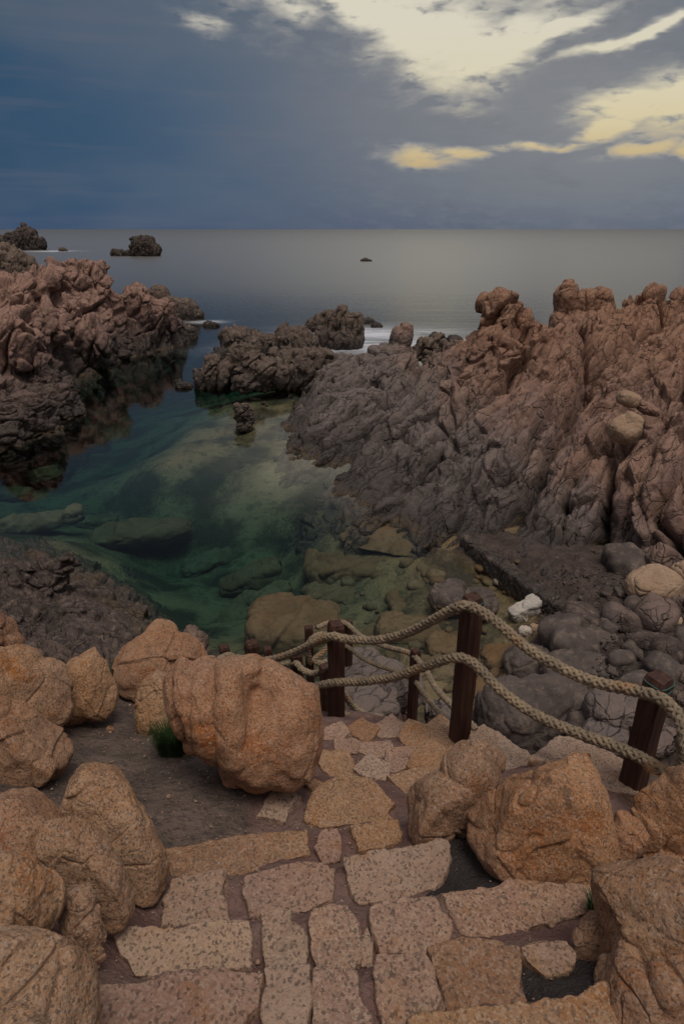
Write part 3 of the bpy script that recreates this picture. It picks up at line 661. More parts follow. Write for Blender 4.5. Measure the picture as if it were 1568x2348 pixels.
# small stones lying on the terrace and in the joints
def pebble(name, label, px, py, P, a, mat, cat='pebble', group=None, sq=0.6):
    s = zdep(P) / FPX; V, Fa = ellipsoid([0, 0, 0], np.eye(3), [a * s, a * s * rng.uniform(.6, .9), a * s * sq], 2.5, 4)
    N = V / np.linalg.norm(V, axis=1, keepdims=True); d = a * s * 0.28 * fbm(V / (a * s * 1.1), 3, int(rng.integers(1, 999)))
    me = new_mesh(name, V + N * d[:, None], Fa); o = link(name, me, M[mat], None, P + np.array([0, 0, a * s * sq * .5]))
    o.rotation_euler[2] = rng.uniform(0, 6.28); return tag(o, label, cat, group)
for px, py, a, lab, mt in [(254,1677,10,'small pink flake of stone lying alone on the dirt terrace','steptan'), (341,1698,4,'tiny white pebble on the dirt terrace','steppale'), (142,1669,6,'tan chip of stone against the low wide boulder','steptan'), (508,1768,5,'small orange crumb under the creased boulder','steptan'), (1262,2128,9,'orange chip of stone on the mortar below the toothed step stone','steptan'), (1068,2142,10,'white chip lodged at the corner of the toothed step stone','steppale'), (1100,1918,14,'pale crumbled stone at the top edge of the black tar patch','steppale')]:
    pebble('pebble', lab, px, py, hill_at(px, py), a, mt)

# tufts of green
def tuft(label, px, py, D, hgt, n, spread):
    P = at(px, py, D); Vv, Ff = [], []
    for i in range(n):
        a = rng.uniform(0, 6.28); r0 = spread * math.sqrt(rng.uniform(0, 1)); b = np.array([r0 * math.cos(a), r0 * math.sin(a), 0])
        lean = np.array([math.cos(a), math.sin(a), 0]) * rng.uniform(.1, .9); h = hgt * rng.uniform(.5, 1.1); wv = np.array([-math.sin(a), math.cos(a), 0]) * 0.0028
        base = len(Vv)
        for k in range(4):
            t = k / 3; c = b + np.array([0, 0, h * t]) + lean * h * t * t * .7
            Vv += [c - wv * (1 - t * .9), c + wv * (1 - t * .9)]
        for k in range(3): q = base + 2 * k; Ff.append((q, q + 1, q + 3, q + 2))
    o = link('grass_tuft', new_mesh('grass_tuft', np.array(Vv), Ff), M['leaf'], None, P); tag(o, label, 'plant')
def tuft_at(label, px, py, *r):
    P = hill_at(px, py); tuft(label, px, py, P[1] - .03, *r)
tuft_at('dark green tuft of fine leaves between the two tan boulders', 262, 1575, 0.16, 520, 0.06)
tuft_at('larger dark green tuft drooping under the round creased boulder', 398, 1722, 0.17, 760, 0.075)
tuft_at('small green sprig in the crack beside the split pale boulder', 1366, 2100, 0.07, 180, 0.03)
# grit and crumbs of stone on the terrace and in the joints
Vs, Fs, off = [], [], 0; D0, F0 = ico(1)
for i in range(5200):
    y = rng.uniform(.75, 3.6); x = rng.uniform(-1.6, .2) if rng.random() < .6 else rng.uniform(-1.2, 1.4)
    z = float(fh(np.array([x]), np.array([y]))[0]); r = min(.0014 * math.exp(rng.normal(.45, .6)), .012)
    V = D0 * r * np.array([1, rng.uniform(.6, 1), rng.uniform(.5, .9)]) * (1 + rng.normal(0, .15, (len(D0), 1))) + np.array([x, y, z + r * .4 + .004])
    Vs.append(V); Fs.append(F0 + off); off += len(V)
o = link('grit', new_mesh('grit', np.concatenate(Vs), np.concatenate(Fs)), M['step']); tag(o, kind='stuff')
# ================================================================== TIMBER POSTS AND ROPES
def post(label, px, py_top, D, length, w=0.12, lean=(0, 0), yaw=20, twine=False):
    P = at(px, py_top, D); z0 = P[2] - length
    import bmesh
    bm = bmesh.new(); n = 14
    rings = []
    h = w / 2; prof = []
    c = 0.16
    for sx, sy in ((1, 1), (-1, 1), (-1, -1), (1, -1)):
        if sx * sy > 0: prof += [(sx * h, sy * h * (1 - c)), (sx * h * (1 - c), sy * h)]
        else: prof += [(sx * h * (1 - c), sy * h), (sx * h, sy * h * (1 - c))]
    zs = [0, .02] + list(np.linspace(.1, length - .03, n)) + [length]
    sc = [1] * (len(zs) - 1) + [.80]
    for k, (z, s) in enumerate(zip(zs, sc)):
        jit = rng.normal(0, .0018, (8, 2))
        rings.append([bm.verts.new((x * s + jit[i][0] + lean[0] * z, y * s + jit[i][1] + lean[1] * z, z + (rng.normal(0, .004) if k == len(zs) - 1 else 0))) for i, (x, y) in enumerate(prof)])
    for a, b in zip(rings[:-1], rings[1:]):
        for i in range(8): bm.faces.new((a[i], a[(i + 1) % 8], b[(i + 1) % 8], b[i]))
    bm.faces.new(rings[-1]); bm.faces.new(rings[0][::-1])
    bmesh.ops.recalc_face_normals(bm, faces=bm.faces)
    me = bpy.data.meshes.new('timber_post'); bm.to_mesh(me); bm.free()
    o = link('timber_post', me, M['wood'], None, (P[0] - lean[0] * length, P[1] - lean[1] * length, z0)); o.rotation_euler[2] = R(yaw)
    tag(o, label, 'post', 'timber posts of the rope railing')
    if twine:
        th = np.linspace(0, 2 * math.pi * 1.9, 46); rr = w * .545
        pts = np.stack([rr * np.sign(np.cos(th)) * np.abs(np.cos(th)) ** .55, rr * np.sign(np.sin(th)) * np.abs(np.sin(th)) ** .55, length - .085 + .006 * th + .01 * np.sin(th)], -1)
        V, Fa = tube(pts, .0026, 6); link('twine', new_mesh('twine', V, Fa), M['twine'], o)
    return o
def tube(pts, r, k=6, sq=None):
    pts = np.asarray(pts, float); T = np.gradient(pts, axis=0); T /= np.linalg.norm(T, axis=1, keepdims=True) + 1e-9
    ref = np.array([0.13, 0.2, 1.0]); A = np.cross(T, ref); A /= np.linalg.norm(A, axis=1, keepdims=True) + 1e-9; B = np.cross(T, A)
    th = np.arange(k) * 2 * math.pi / k; r = np.broadcast_to(np.asarray(r, float), (len(pts),))
    V = pts[:, None, :] + r[:, None, None] * (np.cos(th)[None, :, None] * A[:, None, :] + np.sin(th)[None, :, None] * B[:, None, :])
    n = len(pts); i = np.arange(n * k).reshape(n, k); j = np.roll(i, -1, 1)
    return V.reshape(-1, 3), np.stack([i[:-1], j[:-1], j[1:], i[1:]], -1).reshape(-1, 4)
def spline(P, step):
    P = np.asarray(P, float); Q = np.r_[[2 * P[0] - P[1]], P, [2 * P[-1] - P[-2]]]; out = []
    for i in range(1, len(Q) - 2):
        p0, p1, p2, p3 = Q[i - 1], Q[i], Q[i + 1], Q[i + 2]
        for t in np.linspace(0, 1, 24, endpoint=False):
            out.append(.5 * (2 * p1 + (p2 - p0) * t + (2 * p0 - 5 * p1 + 4 * p2 - p3) * t * t + (3 * p1 - p0 - 3 * p2 + p3) * t ** 3))
    out.append(Q[-2]); out = np.array(out); L = np.r_[0, np.cumsum(np.linalg.norm(np.diff(out, axis=0), axis=1))]
    s = np.arange(0, L[-1], step); return np.stack([np.interp(s, L, out[:, k]) for k in range(3)], 1), s
def rope(label, P, rad=0.034, seed=0, fuzz=1100):
    rad = rad * .80
    """plaited rope: four strands each way round, passing over and under, with loose fibres"""
    pts, s = spline(P, rad * 0.16 + .003)
    pts = pts + 0.25 * rad * np.stack([perlin(np.stack([s * 2.4, s * 0 + 7 * k + seed, s * 0], 1), 5) for k in range(3)], 1)
    T = np.gradient(pts, axis=0); T /= np.linalg.norm(T, axis=1, keepdims=True)
    A = np.cross(T, [0.1, 0.25, 1.0]); A /= np.linalg.norm(A, axis=1, keepdims=True); B = np.cross(T, A)
    Lp = rad * 5.6; tw = seed + s * 1.1; Vs, Fs, off = [], [], 0
    V, Fa = tube(pts, rad * .66, 8); Vs.append(V); Fs.append(Fa); off = len(V)
    for hand in (1, -1):
        for k in range(4):
            th = hand * 2 * math.pi * s / Lp + k * math.pi / 2 + tw
            mod = rad * (.70 + .12 * perlin(np.stack([s * 5 + k * 3.1, s * 0 + seed, s * 0 + hand], 1), 8)) + hand * rad * .13 * np.cos(8 * math.pi * s / Lp + k * math.pi)
            c = pts + mod[:, None] * (np.cos(th)[:, None] * A + np.sin(th)[:, None] * B)
            V, Fa = tube(c, rad * (.36 + .10 * perlin(np.stack([s * 7 + k * 5.3, s * 0 + seed + 4, s * 0 + hand], 1), 9)), 6); Vs.append(V); Fs.append(Fa + off); off += len(V)
    nf = int(fuzz * s[-1])
    for i in range(nf):
        q = int(rng.integers(0, len(pts))); a = rng.uniform(0, 6.28); d = math.cos(a) * A[q] + math.sin(a) * B[q]
        p0 = pts[q] + d * rad * .95; e = p0 + d * rad * rng.uniform(.15, .5) + T[q] * rad * rng.uniform(-.7, .7); w = T[q] * .0007
        Vs.append(np.array([p0 - w, p0 + w, e + w * .4, e - w * .4])); Fs.append(np.array([[0, 1, 2, 3]]) + off); off += 4
    o0 = pts.mean(0); o = link('rope', new_mesh('rope', np.concatenate(Vs) - o0, np.concatenate(Fs)), M['rope'], None, o0)
    return tag(o, label, 'rope', 'ropes of the railing')
post('leaning timber post at the right edge, nearest of all, looped by the thick rope', 1512, 1552, 2.55, 1.25, 0.11, yaw=30, twine=True)
post('tallest timber post, at the peak of both thick ropes, with teal twine', 1084, 1368, 3.3, 1.3, 0.108, yaw=24, twine=True)
post('second timber post from the peak, standing beside a thinner one', 770, 1428, 4.0, 1.15, 0.11, yaw=20)
post('thinner timber post half hidden behind the second one', 744, 1528, 4.35, 0.9, 0.09, yaw=10)
post('slim far timber post wrapped with orange fibre', 708, 1437, 7.4, 1.3, 0.12, yaw=5)
post('far timber post just right of the second one, at the lower stair', 797, 1424, 8.0, 1.1, 0.12, yaw=40)
post('timber post just behind the round creased boulder', 679, 1494, 5.0, 1.0, 0.11, yaw=15)
post('short square topped timber post sticking up left of the creased boulder top', 577, 1473, 5.2, 1.2, 0.115, yaw=30)
post('small far timber post between the two lines of rope', 614, 1486, 6.6, 1.3, 0.105, yaw=12)
post('far left timber post low behind the orange lichen boulder', 514, 1481, 6.0, 1.3, 0.11, yaw=20)
post('slim timber post standing alone on the lower stair', 953, 1490, 6.5, 1.25, 0.105, yaw=35)
A3 = lambda L: [at(*l) for l in L]
rope('thick upper rope sagging from the leaning post over the tallest post', A3([(1600,1790,2.0),(1578,1720,2.18),(1566,1668,2.3),(1540,1622,2.4),(1505,1598,2.46),(1450,1583,2.56),(1340,1556,2.72),(1220,1494,2.92),(1130,1420,3.1),(1085,1393,3.18),(1055,1390,3.2),(1010,1412,3.3),(940,1448,3.5),(864,1468,3.7),(800,1466,3.84),(759,1459,3.9),(720,1474,4.1),(690,1489,4.25),(640,1508,4.5),(590,1515,4.75),(545,1508,4.95)]), 0.037, 1)
rope('thick lower rope passing both near posts, fraying orange at its end', A3([(1560,1690,2.32),(1566,1740,2.3),(1548,1778,2.3),(1515,1764,2.32),(1470,1738,2.4),(1400,1708,2.52),(1330,1683,2.63),(1230,1640,2.8),(1150,1585,2.95),(1090,1525,3.1),(1050,1508,3.18),(1010,1516,3.27),(960,1533,3.4),(900,1552,3.56),(830,1563,3.74),(770,1565,3.88),(720,1575,4.02),(690,1590,4.1),(650,1610,4.2)]), 0.036, 2)
low_rope = [o for o in C.objects if o.name.startswith('rope') and 'fraying' in o.get('label', '')][0]
Pe = at(1545,1778,2.3); Vs, Fs = [], []
for i in range(260):
    a_ = rng.uniform(0, 6.28); r_ = .026 * math.sqrt(rng.random()); e1 = np.array([math.cos(a_), 0, math.sin(a_)]) * r_; dr = np.array([-.08, .02, .02]) * rng.uniform(.4, 1.5) + rng.normal(0, .016, 3); w_ = np.array([0, .0012, 0])
    k = len(Vs); Vs += [Pe + e1 - w_, Pe + e1 + w_, Pe + e1 + dr + w_ * .4, Pe + e1 + dr - w_ * .4]; Fs.append((k, k + 1, k + 2, k + 3))
fe = link('frayed_end', new_mesh('frayed_end', np.array(Vs) - np.array(low_rope.location), Fs), flat_mat('orange fibre', (.42, .22, .09), .9), low_rope); fe['label'] = 'orange frayed end of the rope'
rope('thin far rope climbing along the far side of the lower stair, upper line', A3([(725,1440,7.5),(755,1428,7.8),(790,1428,7.9),(829,1459,7.6),(879,1481,7.2),(939,1498,6.6),(969,1528,6.2),(1004,1584,5.6),(1034,1616,5.2),(1094,1675,4.5)]), 0.042, 3, 0)
rope('thin far rope along the lower stair, lower line, ending near the tallest post', A3([(770,1478,7.9),(795,1482,7.9),(839,1514,7.5),(909,1541,6.9),(949,1561,6.5),(989,1614,5.8),(1022,1648,5.3),(1060,1670,4.9)]), 0.038, 4, 0)
rope('short far rope sagging between the small far posts behind the creased boulder', A3([(540,1508,5.4),(580,1526,5.3),(600,1531,5.2),(640,1528,5.1),(676,1520,4.95),(694,1536,4.8),(719,1545,4.7),(744,1536,4.5),(765,1528,4.2)]), 0.036, 5, 0)
rope('pale loose rope end resting on the top of the creased boulder', A3([(545,1511,4.9),(525,1503,4.6),(508,1510,4.3),(492,1522,4.0),(470,1536,3.75)]), 0.034, 6, 200)
rope('orange rope wound round the slim far post', A3([(712,1520,7.3),(705,1490,7.25),(712,1468,7.2),(735,1455,7.25),(760,1462,7.4),(745,1490,7.3),(722,1512,7.2),(740,1520,7.2),(768,1508,7.2)]), 0.05, 7, 0)
rope('slack rope lying curved at the head of the lower stair', A3([(760,1560,4.3),(789,1592,4.5),(809,1618,4.6),(839,1638,4.6),(879,1645,4.5)]), 0.032, 8, 0)
rope('slack pale rope lying at the foot of the second post', A3([(690,1608,4.5),(730,1606,4.5),(770,1622,4.55),(800,1640,4.5),(832,1648,4.4)]), 0.032, 9, 0)

W0 = lambda px, py, z: onz(px, py, 0) + np.array([0, 0, z])
# ================================================================== RIGHT HAND COAST
frR = frame((0.62, 0.72, 0.36))
L3 = [at(1160,695,26), at(1130,720,25.5), at(1090,748,25), at(1068,800,26), at(1210,730,26.5), at(1260,770,27), at(1030,815,27), at(1300,745,31), at(1400,722,31), at(1440,700,30), at(1490,678,29.5), at(1568,690,28), at(1700,680,28),
      at(940,825,30), at(870,815,33), at(800,815,36), at(740,810,38), at(760,850,33), at(850,870,29.5), at(900,900,27), at(960,880,27), at(1000,900,24.5), at(1000,1000,21.8), at(1000,1100,19.3), at(920,1010,22.6), at(860,980,24.5), at(850,1050,21.6),
      at(1100,850,24), at(1200,850,24), at(1150,950,20.6), at(1250,950,20.4), at(1100,1050,19.3), at(1200,1050,18.4), at(1080,1160,17.4), at(1150,1190,16.6), at(1330,880,22.5), at(1340,1000,18.6), at(1330,1150,16.0), at(1400,930,21.0), at(1500,1000,17.2), at(1500,850,21.5), at(1500,750,25.5), at(1480,1150,15.0), at(1620,1100,15.0), at(1700,850,20), at(1700,1200,13),
      onz(1190,1248,.66), onz(1300,1288,.72), onz(1380,1312,.8), onz(1490,1335,.9), onz(1620,1345,.95), onz(1800,1380,1.0)]
L3 = [tuple(p) for p in L3]
shore = [(1060,1250),(1010,1256),(960,1243),(935,1210),(880,1202),(825,1215),(775,1170),(748,1120),(745,1070),(683,1076),(648,1040),(650,1003),(620,976),(680,945),(692,908),(660,890),(690,850),(700,815),(745,800),(830,800),(950,792),(1060,800)]
L3 += [tuple(onz(px, py, -0.08)) for px, py in shore]
sw = np.array([onz(px, py, 0)[:2] for px, py in shore])
for i in range(len(sw)):
    tg = sw[min(i + 1, len(sw) - 1)] - sw[max(i - 1, 0)]; nn = np.array([-tg[1], tg[0]]); nn /= np.linalg.norm(nn)
    L3.append((sw[i][0] + nn[0] * .8, sw[i][1] + nn[1] * .8, -1.3)); L3.append((sw[i][0] + nn[0] * 2.2, sw[i][1] + nn[1] * 2.2, -2.6))
L3 += [(8, 38, -4), (16, 39, -3), (24, 38, -3), (2, 46, -4), (13, 33.5, 2.2), (20, 33, 2.4), (-4, 41, -3), (1180 / 100 - 4, 31, 2.0), (4, 33, .3), (7, 30.5, 2.2), (5.5, 29.5, 2.0), (9.5, 30, 3.4), (26, 24, 5), (26, 14, 2), (26, 32, 3), (12, 10, -2.5), (9, 11.5, -1.5), (6, 14, -1.5), (18, 10, -2), (26, 9, -2), (-2, 16, -3), (-6, 22, -3), (-8, 30, -3.5)]
fR = Field(L3)
def P2S(a):  # surface point under a photo position
    px, py = a; d = ray(px, py); t = np.linspace(12, 45, 900) / d[1]; g = fR(d[0] * t, d[1] * t); k = int(np.argmax(CAMZ + d[2] * t < g)); return np.array([d[0] * t[k], d[1] * t[k], g[k]])
def slab_d(V):
    # tilted slabs lying side by side along the dip, each dropping to the next
    q = V @ frR.T; tau = q[:, 1] / 2.7 + .55 * perlin(V / 3.2, 230) + .16 * perlin(V / 1.1, 231); f = tau - np.floor(tau)
    saw = np.where(f < .88, f / .88, (1 - f) / .12) - .5
    gap = np.minimum(f, 1 - f) * 2.7; jag = perlin(V / .5, 232) * .03
    tau2 = q[:, 1] / 1.0 + .35 * perlin(V / 2.0, 233) + .4; f2 = tau2 - np.floor(tau2); gap2 = np.minimum(f2, 1 - f2) * 1.0
    return (saw * .45 - .85 * np.exp(-np.maximum(gap + jag, 0) / .075) - .22 * np.exp(-gap2 / .05)) * sstep(.1, 1.2, V[:, 2])
cracks = [([(1345,870),(1290,960),(1230,1070),(1160,1200)], .30, 1.1), ([(1425,985),(1400,1060),(1375,1150),(1362,1250)], .28, 1.0), ([(978,858),(925,905),(870,960),(800,1010)], .16, .55), ([(850,880),(800,935),(760,965)], .14, .45), ([(1320,740),(1335,800),(1345,870)], .3, .9), ([(1045,860),(1040,950),(985,1060),(960,1120)], .16, .4), ([(1490,830),(1430,910),(1420,980)], .2, .5), ([(1568,900),(1500,1010),(1470,1150),(1500,1260)], .14, .4)]
cr3 = [([P2S(q) for q in c], w, dep) for c, w, dep in cracks]
def crack_d(V):
    lift = np.zeros(len(V))
    d = np.zeros(len(V), np.float32); J = 0.25 * np.stack([perlin(V / 0.8, 201), perlin(V / 0.8, 202)], 1)
    for ci, (pl, w, dep) in enumerate(cr3):
        side = np.zeros(len(V))
        m = np.full(len(V), 1e9)
        for a, b in zip(pl[:-1], pl[1:]):
            ab = (b - a)[:2]; t = np.clip(((V[:, :2] + J - a[:2]) @ ab) / (ab @ ab), 0, 1)
            dd = np.linalg.norm(V[:, :2] + J - a[:2] - t[:, None] * ab, axis=1); cz = ab[0] * (V[:, 1] + J[:, 1] - a[1]) - ab[1] * (V[:, 0] + J[:, 0] - a[0])
            side = np.where(dd < m, np.sign(cz), side); m = np.minimum(m, dd)
        d = np.minimum(d, -1.25 * dep * np.exp(-m / (w * .55)))
        if ci < 2: lift += np.where(side < 0, .5, -.1) * np.exp(-m / 1.1) * sstep(.03, .2, m)
    d = d + lift + slab_d(V)
    # hollows weathered into the middle of the face
    q = fbm(V / 0.9, 3, 210); d -= 0.22 * sstep(0.18, 0.5, q) * sstep(2.0, 3.2, V[:, 2]) * sstep(3.0, 4.5, V[:, 0]) 
    return d
base = solid_field(fR, -9, 27, 8, 47, 0.3)
extra_peaks = [wlump(at(1165,735,25.6), (.55,.6,1.0), (0, -35, 0)), wlump(at(1100,752,25.2), (.28,.3,.3)), wlump(at(1210,760,26), (.7,.7,.7), (0,30,20)), wlump(at(1265,790,27), (.6,.7,.9)), wlump(at(1150,790,25), (.7,.6,.6)), wlump(at(1080,830,25), (.6,.6,.5)),
               wlump(at(1450,740,29), (.8,.8,1.0)), wlump(at(1490,715,29), (1.0,.9,.8)), wlump(at(1555,720,28), (.4,.8,1.1)), wlump(at(1400,770,28), (.9,.8,.7)), wlump(at(1350,800,28), (.5,.6,1.0)), wlump(at(1480,800,25), (.7,.7,.7), (0,20,30)), wlump(at(900,850,29.5), (1.5,.7,.5), (0,-15,35))]
crag('rock_outcrop', 'great pinkish rock slope on the right side of the cove, cut by slanting cracks', [base] + extra_peaks, 0.045, frR,
     [(5.0, 1.5, 2.4, .24, .06, .18, .40), (1.5, .62, .85, .12, .08, .13, .34), (.6, .32, .38, .04, .12, .045, .12)], 'cliffR', zcut=-3.2, seed=301, extra=crack_d, rough=.08, dome=.06, warp=.16)

frV = frame((0.15, 0.1, 1.0), (0, 1, 0)); frS = frame((0.62, 0.72, 0.36))
LV = [(2.2, .8, 1.0, .2, .09, .24, .26), (.9, .42, .5, .08, .12, .09, .16), (.3, .17, .2, .02, .2, .025, .045)]
LS = [(1.6, .6, .7, .2, .12, .18, .25), (.55, .3, .3, .07, .18, .06, .12)]
crag('rock_stack', 'rounded twin headed rock stack rising behind the right slope', [wlump(at(1298,690,33), (.62,.7,1.0)), wlump(at(1312,664,33.3), (.2,.3,.34), (0,15,0)), wlump(at(1340,705,33), (.5,.6,.9)), wlump(at(1372,700,33), (.62,.7,.9), (0,10,0)), wlump(at(1398,715,33), (.26,.5,.6)), wlump(at(1330,760,32.6), (1.3,1.2,1.0)), wlump(at(1275,745,32.6), (.4,.6,.6)), wlump(at(1340,830,32), (1.8,1.4,1.6))], .05, frV,
     [(2.6, 1.0, 1.1, .12, .15, .1), (.5, .5, .5, .03, .2, .03)], 'cliffR', rough=.1)
crag('boulder', 'pale angular boulder jammed in the cleft of the right slope', [wlump(at(1432,985,17.2), (.40,.42,.30), (20,-25,30), 3.2), wlump(at(1450,965,17.3), (.28,.3,.22), (10,30,0), 3)], .025, frS, [(.5,.5,.5,.02,.15,.02)], 'buff', 'boulder', rough=.03)
crag('boulder', 'small rounded boulder above the pale angular one in the cleft', [wlump(at(1440,915,17.9), (.34,.32,.22), (0,15,0))], .025, frS, [(.4,.3,.3,.02,.15,.01)], 'buff', 'boulder', rough=.03)
crag('boulder', 'brown slab wedged to the right of the pale angular boulder', [wlump(at(1480,935,17.9), (.42,.4,.16), (10,20,20))], .025, frS, [(.4,.3,.3,.02,.15,.01)], 'cliffR', 'boulder', rough=.03)
crag('boulder', 'large buff fallen block at the right edge of the beach', [wlump(at(1500,1345,11.9), (.52,.5,.36), (0,-12,20), 3.4), wlump(at(1480,1350,11.8), (.4,.4,.28), (0,10,0), 3), wlump(at(1540,1375,11.8), (.34,.4,.2), (0,0,0), 4)], .022, frS, [(.9,.6,.25,.03,.1,.02)], 'buff', 'boulder', rough=.03)
crag('boulder', 'brown block cut by the right edge beside the large buff one', [wlump(at(1580,1325,12.1), (.3,.4,.34), (0,0,20), 3)], .022, frS, [(.9,.6,.4,.03,.1,.02)], 'buff', 'boulder', rough=.03)
crag('boulder', 'flat shard of stone lying on the beach under the buff block', [wlump(sea_at(1520,1420) + [0, 0, .05], (.34,.16,.07), (5,0,-30), 4)], .015, frS, [(.4,.3,.3,.01,.1,.01)], 'buff', 'boulder', rough=.015)

# middle skerries
crag('rock_skerry', 'low dark skerry with a flat broken top in the mouth of the cove', [wlump(at(560,792,46), (1.7,1.5,1.15), (0,8,0)), wlump(at(540,780,46), (1.1,1.2,.9)), wlump(at(620,796,45), (2.0,1.4,.9)), wlump(at(680,788,44), (1.0,1.2,1.2)), wlump(at(655,784,44.5), (.7,1,1.1)), wlump(at(700,800,42), (1.0,1.5,1.0)), wlump(at(510,815,45), (.8,1,.6)), wlump(at(690,850,38), (1.5,2.0,1.2))], .07, frV, LV, 'dark')
crag('rock_skerry', 'round dark skerry at the left end of the middle rocks', [wlump(at(490,858,35), (.75,.8,1.0)), wlump(at(470,870,34.6), (.55,.6,.7)), wlump(at(515,865,34.8), (.4,.6,.8))], .05, frV, LV, 'dark')
crag('rock_skerry', 'blocky dark skerry split by slanting grooves, next to the round one', [wlump(at(570,845,35), (1.1,1,1.2), (0,20,0)), wlump(at(550,830,35.5), (.6,.8,1.0)), wlump(at(605,860,34.5), (.9,1,.9)), wlump(at(560,880,33.8), (.7,.6,.5))], .05, frR, LS, 'dark')
crag('rock_skerry', 'dark jagged skerry joining the right slope', [wlump(at(660,845,36), (1.2,1,1.1)), wlump(at(700,860,34.5), (1.0,1,1.0)), wlump(at(650,870,34.5), (.7,.8,.8)), wlump(at(730,840,35), (1.0,1,1.0))], .05, frV, LV, 'dark')
crag('sea_stack', 'ribbed sea stack with upright columns out in the mist', [wlump(at(785,760,48), (.7,1,1.9)), wlump(at(760,762,48), (.5,.9,1.5)), wlump(at(812,765,48), (.75,1,1.6), (0,8,0)), wlump(at(745,775,47.5), (.9,1,.9)), wlump(at(770,735,48.5), (.9,.8,.8)), wlump(at(790,785,47.3), (1.3,1,.9))], .06, frV, [(3.0,.55,.6,.26,.25,.16),(.9,.4,.4,.06,.25,.05)], 'dark')
crag('rock_skerry', 'low ragged skerry left of the ribbed sea stack', [wlump(at(735,745,50), (1.0,.8,.6)), wlump(at(755,735,50.5), (.6,.6,.8)), wlump(at(715,748,50), (.4,.5,.4))], .06, frV, LV, 'dark')
crag('sea_stack', 'blunt square stump of rock left of the right slope', [wlump(at(916,790,36), (.62,.7,1.0), (0,6,0), 3.2), wlump(at(930,770,36), (.4,.5,.7), (0,5,0), 4), wlump(at(905,815,35.5), (.9,.8,.6))], .04, frV, [(1.5,.7,.7,.06,.1,.05),(.4,.3,.3,.02,.2,.02)], 'cliffR', rough=.07)
crag('boulder', 'two lobed boulder at the foot of the square stump', [wlump(at(862,806,36), (.5,.5,.36), (0,10,0)), wlump(at(885,815,35.7), (.7,.5,.3), (0,15,0)), wlump(at(880,800,36.4), (.35,.4,.35))], .035, frV, [(1,1,1,.03,.1,.02)], 'cliffR', 'boulder', rough=.05)
crag('rock_skerry', 'dark knobbly rock between the square stump and the peak', [wlump(at(985,805,35), (.8,.8,.8)), wlump(at(1000,795,35), (.5,.6,.7)), wlump(at(960,815,35), (.5,.6,.5)), wlump(at(1040,810,33), (.7,.6,.7)), wlump(at(1020,835,32), (1.2,.8,.6))], .045, frV, LV, 'dark')
crag('rock_skerry', 'small dark rock standing alone in the shallow cove', [wlump(at(560,950,27.4), (.42,.42,.55)), wlump(at(548,945,27.4), (.28,.3,.42)), wlump(at(572,960,27.3), (.28,.3,.3)), wlump(at(560,978,27.1), (.36,.3,.2))], .025, frV, [(.3,.6,.6,.08,.2,.08),(.2,.2,.2,.02,.2,.03)], 'dark', rough=.06)
crag('rock_skerry', 'low flat dark rock awash near the channel', [wlump(W0(424,887,.05), (.48,.4,.24), (0,6,0)), wlump(W0(412,884,.1), (.25,.25,.28))], .025, frV, [(.4,.4,.4,.05,.2,.05)], 'dark', rough=.05)
for px, py, a, lab in [(605,925,.12,'tiny rock tip right of the lone dark rock'), (612,930,.09,'tinier rock tip beside the other small tip'), (680,937,.18,'small dark rock off the point of the slope'), (478,747,.5,'tiny rock tip off the left headland'), (492,748,.4,'second tiny rock tip off the left headland, farther right'), (845,742,.6,'small upright rock right of the ribbed sea stack'), (862,750,.5,'flat rock tip awash right of the ribbed stack'), (145,576,1.6,'tiny rock beside the far left islet'), (109,600,.7,'speck of rock in the open water at left'), (1000,781,.7,'small dark rock in the foam behind the knobbly rock'), (1040,783,.6,'low dark rock in the foam near the peak')]:
    p = onz(px, py, 0); crag('sea_rock', lab, [wlump(p + [0, 0, a * .1], (a, a, a * .8)), wlump(p + [a * .7, 0, 0], (a * .6, a * .6, a * .5))], a / 9, frV, [(a, a * .7, a * .7, a * .15, .2, a * .2)], 'dark', 'rock', 'rock tips awash', rough=a * .12)
crag('rock_skerry', 'tiny dark rock far out in the bright middle of the sea', [wlump(W0(838,599,0), (1.0,1,.9)), wlump(W0(832,599,0), (.9,1,.6)), wlump(W0(845,599,0), (.9,1,.5))], .12, frV, [(1,.6,.6,.2,.2,.2)], 'dark', rough=.15)
crag('islet', 'dark humped islet standing alone near the horizon', [wlump(W0(335,587,2), (3.6,3.5,4.0), (0,-10,0), 3.5), wlump(W0(350,587,1), (2.4,3,3.0), (0,20,0), 3.5), wlump(W0(318,587,4.4), (1.7,1.8,1.6), (0,-8,0), 3.5), wlump(W0(322,587,1), (3.0,2.6,3.6), (0,0,0), 3), wlump(W0(290,587,.3), (3.4,2,1.7), (0,0,0), 3), wlump(W0(268,587,.2), (1.5,1.6,2.0), (0,0,0), 3)], .16, frV, [(7,1.5,1.6,.45,.14,.7),(1.8,.7,.8,.2,.16,.3),(.7,.4,.4,.08,.2,.1)], 'far', rough=.35, zcut=-.5, dome=.1, smooth=2)
crag('islet', 'pointed dark islet cut by the left edge at the horizon', [wlump(W0(66,573,2), (4.6,4.5,7.0), (0,2,0), 3), wlump(W0(88,573,1), (3.4,3.5,4.6), (0,18,0), 3), wlump(W0(40,573,1.5), (5,4.5,5.2), (0,0,0), 3), wlump(W0(10,573,1), (6,5,4.6), (0,0,0), 3), wlump(W0(64,573,8.0), (1.1,1.3,1.9), (0,0,0), 3), wlump(W0(-30,573,1), (8,6,4.8), (0,0,0), 3)], .22, frV, [(8,1.8,2,.6,.14,.8),(2.2,.9,1,.25,.16,.35),(.9,.5,.5,.1,.2,.12)], 'far', rough=.45, zcut=-.5, dome=.1, smooth=2)

